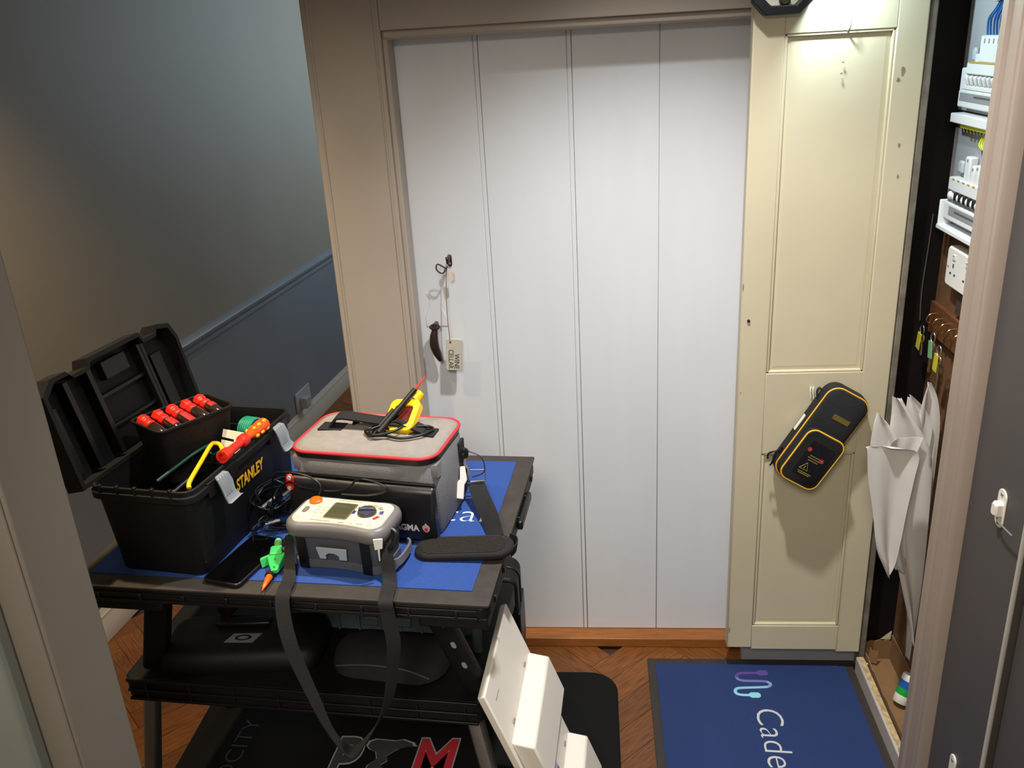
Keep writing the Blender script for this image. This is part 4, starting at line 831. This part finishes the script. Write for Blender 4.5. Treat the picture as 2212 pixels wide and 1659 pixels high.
# ================================================================ IN THE CUPBOARD
XF, XB = .764, .786
def bx(x0, x1, y0, y1, z0, z1): return B().box(x0, x1, y0, y1, z0, z1)
m_unit = mat('unit_white', 'dfe4e6', .4, var=.02); m_ugrey = mat('unit_grey_back', 'a3a6aa', .5, var=.03); m_tog = mat('toggle_grey', '8f9498', .4)
def unit(zt, zb, lbl, n, z_tog, wide, upper):
    u = thing('consumer_unit', lbl, 'fuse board', (XB - .0005, 1.84, zb))
    L = lambda y: y - 1.84
    def p(name, m, x0, x1, y0, y1, z0, z1, bev=.0015, par=None):
        return bx(x0 - XB + .0005, x1 - XB + .0005, L(y0), L(y1), z0 - zb, z1 - zb).build(name, m, par or u, bev=bev)
    p('back_plate', m_ugrey, XB - .004, XB - .0006, 1.64, 2.0305, zb, zt, .0005)
    if upper:
        p('breaker_block', m_unit, XF + .002, XB - .004, 1.66, 1.921, 1.555, 1.607, .004)
        for k in range(12): p('vent_slot', m_tog, XF + .0012, XF + .003, 1.672 + k * .0205, 1.676 + k * .0205, 1.592, 1.601, 0)
        p('terminal_block', m_unit, XF + .006, XB - .004, 1.925, 1.945, 1.555, 1.572)
        p('terminal', mat('clear_grey_plastic', 'b9c3c8', .25), XF + .008, XB - .004, 1.952, 1.970, 1.558, 1.584, .004)
        p('breaker_front', m_unit, XF - .004, XB - .004, 1.66, 1.958, 1.533, 1.556, .003)
        p('yellow_strip', mat('ochre_strip', 'b99a3f', .5), XF - .0045, XF + .002, 1.66, 1.945, 1.5545, 1.5575, .0005)
        p('side_block', m_unit, XF - .002, XB - .004, 1.958, 1.985, 1.500, 1.545, .003)
        p('toggle_recess', mat('toggle_shadow', '6c7276', .5), XF, XB - .004, 1.66, 1.960, 1.512, 1.534, .0005)
        for k in range(14):
            o = lab(bx(-.0045, .0045, -.0055, .0055, -.010, .010).build('breaker_toggle', m_unit, u, (XF - .002 - XB, L(1.944 - k * .0205), 1.522 - zb), (0, R(-20), 0), bev=.003), 'white breaker toggle')
        p('lower_front', m_unit, XF - .003, XB - .004, 1.66, 1.972, 1.503, 1.5125, .002)
        p('label_panel', m_unit, XF - .004, XB - .004, 1.66, 1.982, 1.468, 1.5025, .003)
        lp = p('label_strip', m_tog, XF - .0047, XF - .003, 1.70, 1.972, 1.481, 1.4975, .0004)
        p('label_ink', mat('label_ink', '50565a', .6, var=0), XF - .0051, XF - .0046, 1.76, 1.90, 1.490, 1.4935, 0, lp)
        p('lower_lip', m_unit, XF - .012, XB - .004, 1.64, 1.988, 1.437, 1.456, .002)
        p('earth_bar', mat('yellow_green_bar', 'c8d40e', .45), XF - .004, XB - .006, 1.815, 1.952, 1.4285, 1.4368, .001)
        p('neutral_bar', mat('blue_bar', '2f78b4', .45), XF - .004, XB - .006, 1.68, 1.814, 1.4285, 1.4368, .001)
        for k in range(14): p('terminal_screw', m_steel, XF - .003, XF + .004, 1.935 - k * .017, 1.943 - k * .017, 1.4225, 1.4287, .0006)
    else:
        for k, (y, w, h) in enumerate(((1.902, .026, .050), (1.872, .016, .036), (1.850, .016, .040), (1.828, .016, .036), (1.806, .016, .040), (1.784, .016, .034))):
            p('breaker', m_unit, XF + .001, XB - .004, y - w / 2, y + w / 2, 1.325, 1.325 + h, .003)
            p('breaker_slot', m_tog, XF + .0004, XF + .002, y - .003, y + .003, 1.325 + h - .010, 1.325 + h - .005, 0)
        p('terminal', mat('clear_grey_plastic', 'b9c3c8', .25), XF + .008, XB - .004, 1.945, 1.968, 1.335, 1.360, .004)
        p('breaker_front', m_unit, XF - .004, XB - .004, 1.66, 1.975, 1.298, 1.326, .003)
        for k in range(7): p('yellow_mark', mat('ochre_strip', 'b99a3f', .5), XF - .0046, XF - .003, 1.955 - k * .026 - .012, 1.955 - k * .026, 1.3215, 1.3245, 0)
        p('toggle_recess', mat('toggle_shadow', '6c7276', .5), XF, XB - .004, 1.66, 1.978, 1.272, 1.299, .0005)
        for k in range(9):
            on = k % 2
            b = B().ico((0, 0, 0), .0095, (.8, 1, 1), 2)
            lab(b.build('switch_dome', m_unit if True else m_black2, u, (XF - XB + .0005, L(1.962 - k * .0235), 1.288 - zb)), 'white domed switch')
            if k in (1, 2, 3, 4, 5): p('switch_lever', m_black2, XF - .008, XF + .003, 1.962 - k * .0235 - .0155, 1.962 - k * .0235 - .0085, 1.282, 1.299, .001)
        p('label_panel', m_unit, XF - .005, XB - .004, 1.66, 1.982, 1.236, 1.2725, .003)
        lp = p('label_strip', m_tog, XF - .0057, XF - .004, 1.70, 1.952, 1.248, 1.267, .0004)
        p('label_ink', mat('label_ink', '50565a', .6, var=0), XF - .0061, XF - .0056, 1.80, 1.92, 1.257, 1.2610, 0, lp)
        p('lower_lip', m_unit, XF - .014, XB - .004, 1.64, 1.990, 1.212, 1.222, .002)
        p('side_cheek', m_unit, XF - .012, XB - .004, 1.984, 1.990, 1.212, 1.275, .002)
    return u
unit(2.0, 1.458, 'upper white consumer unit with a row of breakers inside the open cupboard', 14, 1.52, .3, True)
unit(1.4205, 1.212, 'lower white consumer unit with domed switches inside the open cupboard', 9, 1.29, .3, False)
# conductors
rn = random.Random(3)
m_bw = mat('blue_wire', '2f6fb8', .4); m_yg = mat('yellow_green_wire', 'c3cf1c', .4); m_ww = mat('pale_grey_wire', 'b4b2a4', .45)
wb = thing('wire_bundle', 'bundle of blue wires with a yellow green loop above the upper breakers', 'wires', (.776, 1.85, 1.607))
for k in range(9):
    y = 1.906 - k * .014; b = B().tube([(-.004, y - 1.85, 0), (-.006, y - 1.85 + rn.uniform(-.004, .004), .03), (-.004, (y - 1.85) * .6 - .01, .055), (0, (y - 1.85) * .5 - .02, .10)], .0022, 6, smooth=4)
    b.build('blue_wire', m_bw, wb, smooth=60)
for k in range(3):
    B().tube([(-.008, .062 - k * .006, .14), (-.012, .050 - k * .01, .085), (-.012, .020 - k * .008, .062 + k * .004), (-.010, -.02, .075), (-.006, -.05, .11)], .0036, 7, smooth=5).build('earth_wire', m_yg if k else m_ww, wb, smooth=60)
wb2 = thing('wire_bundle', 'short blue and yellow green wires hanging between the two consumer units', 'wires', (.776, 1.83, 1.375))
for k in range(5): B().tube([(-.004, .012 - k * .010, 0), (-.008, .016 - k * .012, .018), (-.006, .008 - k * .010, .040)], .002, 6, smooth=4).build('blue_wire', m_bw, wb2, smooth=60)
for k in range(4): B().tube([(-.006, .022 - k * .008, .047), (-.012, .024 - k * .010, .030), (-.012, .0 - k * .006, .022), (-.008, -.03, .034)], .0026, 6, smooth=4).build('earth_wire', m_yg if k < 2 else m_ww, wb2, smooth=60)
# sockets
sk_ = thing('socket_outlet', 'white double socket outlet on the brown board below the consumer units', 'socket', (XB - .0005, 1.86, 1.143))
B().loft([ring(.150, .086, .008, 0, 4), ring(.150, .086, .008, .020, 4), ring(.144, .080, .008, .024, 4)], m=axes((0, 0, 0), (0, -1, 0), (0, 0, 1))).build('face_plate', m_white, sk_, bev=.001)
for y in (.035, -.035):
    B().box(-.0262, -.0235, y - .007, y + .007, .018, .030).build('switch', mat('switch_white', 'cfd0cd', .4), sk_, bev=.001)
    B().box(-.0262, -.0238, y - .004, y + .004, .0265, .0280).build('switch_mark', m_black2, sk_, smooth=0)
    for dy, dz, w, h in ((0, .006, .0016, .004), (.011, -.012, .003, .0016), (-.011, -.012, .003, .0016)):
        B().box(-.0252, -.0238, y + dy - w, y + dy + w, dz - h, dz + h).build('pin_hole', m_black2, sk_, smooth=0)
for y in (.062, -.062): B().ico((-.0242, y, 0), .003, (.5, 1, 1)).build('screw', m_alu, sk_)
o = tag(B().box(-.012, .012, -.014, .014, -.016, .016).build('junction_block', mat('mid_grey_plastic', '5e6063', .5), None, (.773, 1.822, 1.203), bev=.003), 'small grey connector block above the white double socket', 'connector')
o = tag(bx(XB - .012, XB - .0005, 1.85, 1.89, 1.045, 1.092).build('dark_plate', mat('dark_brown_plate', '3a2a22', .6), bev=.001), 'small dark plate on the board under the double socket', 'plate')
# key rack with hooks and keys
kr = thing('key_rack', 'brown wooden key rack with brass hooks low on the cupboard board', 'key rack', (XB - .0005, 1.92, 1.005))
bx(-.012, 0, -.12, .105, -.045, .030).build('backboard', mat('orange_brown_wood', '5f3a20', .5, var=.25, vs=12, stretch=(8, 1, 8)), kr, bev=.002)
m_brass = mat('brass_hook', 'a98449', .3, .9)
hy = (.070, .030, -.008, -.046, -.085)
for y in hy: B().tube([(-.012, y, .008), (-.024, y, .006), (-.030, y, -.006), (-.024, y, -.014), (-.020, y, -.008)], .0018, 7, smooth=4).build('hook', m_brass, kr)
m_tagy = mat('yellow_tag', 'b9b02a', .45); m_tagg = mat('green_tag', '6fa07a', .45); m_key = mat('old_brass_key', '8d7a58', .35, .8)
def keyset(y, z, lbl, tagcol, a, bow_ring, ln):
    k_ = thing('key_set', lbl, 'keys', (.746, y, z), group=None)
    B().tube([(0, .012 * math.cos(t), .012 * math.sin(t)) for t in [2 * PI * q / 16 for q in range(16)]], .0012, 6, closed=True).build('ring', m_steel, k_)
    m_ = Matrix.Translation((-.002, .006, -.010)) @ Matrix.Rotation(R(a), 4, 'X')
    B().loft([[(q, y_, z_) for y_, z_ in ((-.010, 0), (.010, 0), (.011, -.040), (-.011, -.040))] for q in (-.001, .001)], m=m_).build('fob', tagcol, k_, bev=.0006)
    m2 = Matrix.Translation((.001, -.004, -.010)) @ Matrix.Rotation(R(-a * .6), 4, 'X')
    o = B().tube([m2 @ V((0, .009 * math.cos(t), -.010 + .009 * math.sin(t))) for t in [2 * PI * q / 14 for q in range(14)]], .0022, 6, closed=True).build('key_bow', m_key, k_)
    B().cyl(m2 @ V((0, 0, -.019)), m2 @ V((0, 0, -.019 - ln)), .0022).build('key_shank', m_key, o)
    B().box(-.001, .001, 0, .008, -.019 - ln, -.012 - ln, m2).build('key_bit', m_key, o)
    return k_
keyset(1.982, .978, 'leftmost key set on the rack with a dull yellow fob', m_tagy, 8, 1, .03)
keyset(1.915, .982, 'middle key set on the rack with a green fob and a long old key', m_tagg, -10, 1, .055)
keyset(1.872, .965, 'right key set on the rack with a bright yellow fob hanging low', m_tagy, 4, 1, .06)
o = tag(B().tube([(.757, 2.0295, 1.235), (.755, 2.0293, 1.15), (.752, 2.0293, 1.06), (.756, 2.0293, .985)], .0016, 6, smooth=4).build('grey_cable', mat('grey_cable', '4a4440', .5)), 'thin grey cable running down the dark end of the cupboard', 'cable')

# white paper sheets stuffed in the opening
ps = thing('paper_sheets', 'fanned bundle of white paper sheets stuffed upright in the cupboard opening', 'paper', (.70, 1.86, .145))
m_pap = mat('white_paper', 'c9c6c0', .75, var=.03, vs=8, bump=.25, bs=14)
def sheet(yb, outline, seed, amp=.012):
    # outline is a list of (x, z) rows: left and right edge at each height
    r2 = random.Random(seed); ph_ = r2.uniform(0, 6); rows = []; nx = 9
    L_ = [V((a, 0, z)) for a, b, z in outline]; R_ = [V((b, 0, z + dz)) for (a, b, z), dz in zip(outline, [r2.uniform(-.006, .006) for _ in outline])]
    L_ = crom(L_, 4); R_ = crom(R_, 4)
    for sgn in (1, -1):
        rr_ = []
        for l, r in zip(L_, R_):
            row = []
            for k in range(nx):
                t = k / (nx - 1); p = l.lerp(r, t)
                row.append((p.x - .70, yb + amp * math.sin(ph_ + t * 5.2 + p.z * 7) + amp * .5 * math.sin(2.1 * ph_ + t * 9) - 1.86 + sgn * .0004, p.z - .145))
            rr_.append(row)
        rows.append(rr_)
    b = B(); A = [[b.bm.verts.new(v) for v in row] for row in rows[0]]; Bv = [[b.bm.verts.new(v) for v in row] for row in rows[1]]
    for G in (A, Bv):
        for i in range(len(G) - 1):
            for k in range(nx - 1): b.bm.faces.new((G[i][k], G[i][k + 1], G[i + 1][k + 1], G[i + 1][k]))
    n = len(A)
    for i in range(n - 1):
        for k in (0, nx - 1): b.bm.faces.new((A[i][k], A[i + 1][k], Bv[i + 1][k], Bv[i][k]))
    for k in range(nx - 1):
        for i in (0, n - 1): b.bm.faces.new((A[i][k], A[i][k + 1], Bv[i][k + 1], Bv[i][k]))
    return b.build('sheet', m_pap, ps, smooth=70)
# (left x, right x, z) from the top down
sheet(1.790, [(.586, .640, .772), (.590, .692, .762), (.596, .690, .700), (.612, .684, .620), (.630, .680, .520), (.650, .676, .470), (.664, .668, .440)], 1, .010)
sheet(1.812, [(.642, .712, .780), (.640, .700, .740), (.644, .690, .670), (.652, .700, .560), (.664, .712, .480), (.690, .716, .440)], 2, .010)
sheet(1.835, [(.648, .656, .872), (.650, .690, .830), (.648, .735, .750), (.650, .745, .690), (.665, .752, .580), (.690, .758, .470), (.720, .762, .360), (.748, .764, .260), (.757, .762, .215)], 3, .010)
sheet(1.842, [(.620, .626, .832), (.615, .650, .800), (.612, .680, .750), (.618, .690, .690), (.640, .690, .600)], 4, .006)
sheet(1.852, [(.684, .692, .866), (.684, .722, .835), (.688, .745, .790), (.690, .745, .720), (.70, .74, .62)], 5, .006)
sheet(1.860, [(.724, .732, .892), (.718, .750, .860), (.712, .764, .800), (.706, .768, .720), (.700, .770, .600), (.715, .770, .450), (.745, .768, .300), (.755, .766, .150)], 6, .006)
sheet(1.868, [(.736, .742, .884), (.732, .756, .850), (.730, .766, .790), (.728, .768, .700), (.735, .768, .560)], 7, .004)
sheet(1.848, [(.662, .668, .862), (.656, .700, .812), (.652, .722, .750), (.660, .728, .660), (.680, .735, .54)], 8, .006)
sheet(1.876, [(.698, .704, .856), (.694, .730, .815), (.690, .752, .75), (.70, .756, .62)], 9, .004)

# cardboard box, torn, on the cupboard floor, with a tin in it
cbx = thing('cardboard_box', 'torn brown cardboard box on the cupboard floor behind the painted sill', 'box', (.742, 1.83, .0125))
jag = lambda x0, x1, z, n, s: [(x0 + (x1 - x0) * k / n, z + rn.uniform(-s, s)) for k in range(n + 1)]
def wallp(name, pl, th, m_): return B().prism(pl, -th / 2, th / 2, m_).build(name, m_card, cbx, smooth=0)
B().box(-.036, .040, -.19, .195, 0, .003).build('base', m_card, cbx, smooth=0)
wallp('far_wall', [(-.036, 0), (.040, 0)] + jag(.040, -.036, .062, 7, .006), .003, axes((0, .193, 0), (1, 0, 0), (0, 0, 1)))
wallp('front_wall', [(-.19, 0), (.195, 0)] + jag(.195, -.19, .046, 16, .005), .003, axes((-.036, 0, 0), (0, 1, 0), (0, 0, 1)))
wallp('back_wall', [(-.19, 0), (.195, 0), (.195, .08), (-.19, .08)], .003, axes((.0405, 0, 0), (0, 1, 0), (0, 0, 1)))
lab(B().prism([(-.034, .055), (.036, .058), (.038, .086), (.020, .084), (.008, .098), (-.006, .086), (-.020, .082), (-.034, .062)], -.0012, .0012, axes((.002, .1985, 0.004), (1, -.1, 0), (0, .1, 1))).build('torn_flap', mat('pale_torn_paper', 'b3a68a', .85, var=.2, vs=30), cbx, smooth=0), 'pale torn flap')
B().prism(jag(-.036, -.004, .045, 6, .005) + jag(-.004, -.036, .005, 4, .004), -.0012, .0012, axes((0, .16, 0.004), (1, -.5, 0), (0, .2, 1))).build('torn_flap', m_card, cbx, smooth=0)
tn = thing('round_tin', 'white round tin with blue and green bands in the cardboard box', 'tin', (.752, 1.842, .0255), rot=(R(-8), R(26), R(20)))
B().lathe([(0, 0), (.0195, 0), (.020, .001), (.020, .024), (.019, .026)], 24).build('body', m_cwhite, tn, smooth=40)
B().lathe([(.0202, .022), (.0202, .040)], 24).build('green_band', mat('green_band', '169a3a', .35, var=0), tn)
B().lathe([(.0202, .040), (.0202, .060)], 24).build('blue_band', mat('blue_band', '1c56a8', .35, var=0), tn)
B().lathe([(.0195, .024), (.0198, .060), (.0200, .062), (.0200, .073), (.018, .076), (0, .076)], 24).build('lid', m_white, tn, smooth=40)
# socket with a plug low on the hallway wall
sw_ = thing('wall_socket', 'white socket plate low on the grey dado of the hallway', 'socket', (-1.529 + .1004 * 1.53 + .005, 2.138 + .995 * 1.53, .080), rot=(0, 0, R(-5.765)))
B().box(0, .010, -.075, .075, .028, .118).build('face_plate', mat('grey_white_plate', '9b9da0', .4), sw_, bev=.002)
B().box(.010, .045, -.050, -.005, .04, .09).build('plug', mat('grey_plug_top', '8d9094', .4), sw_, bev=.004)
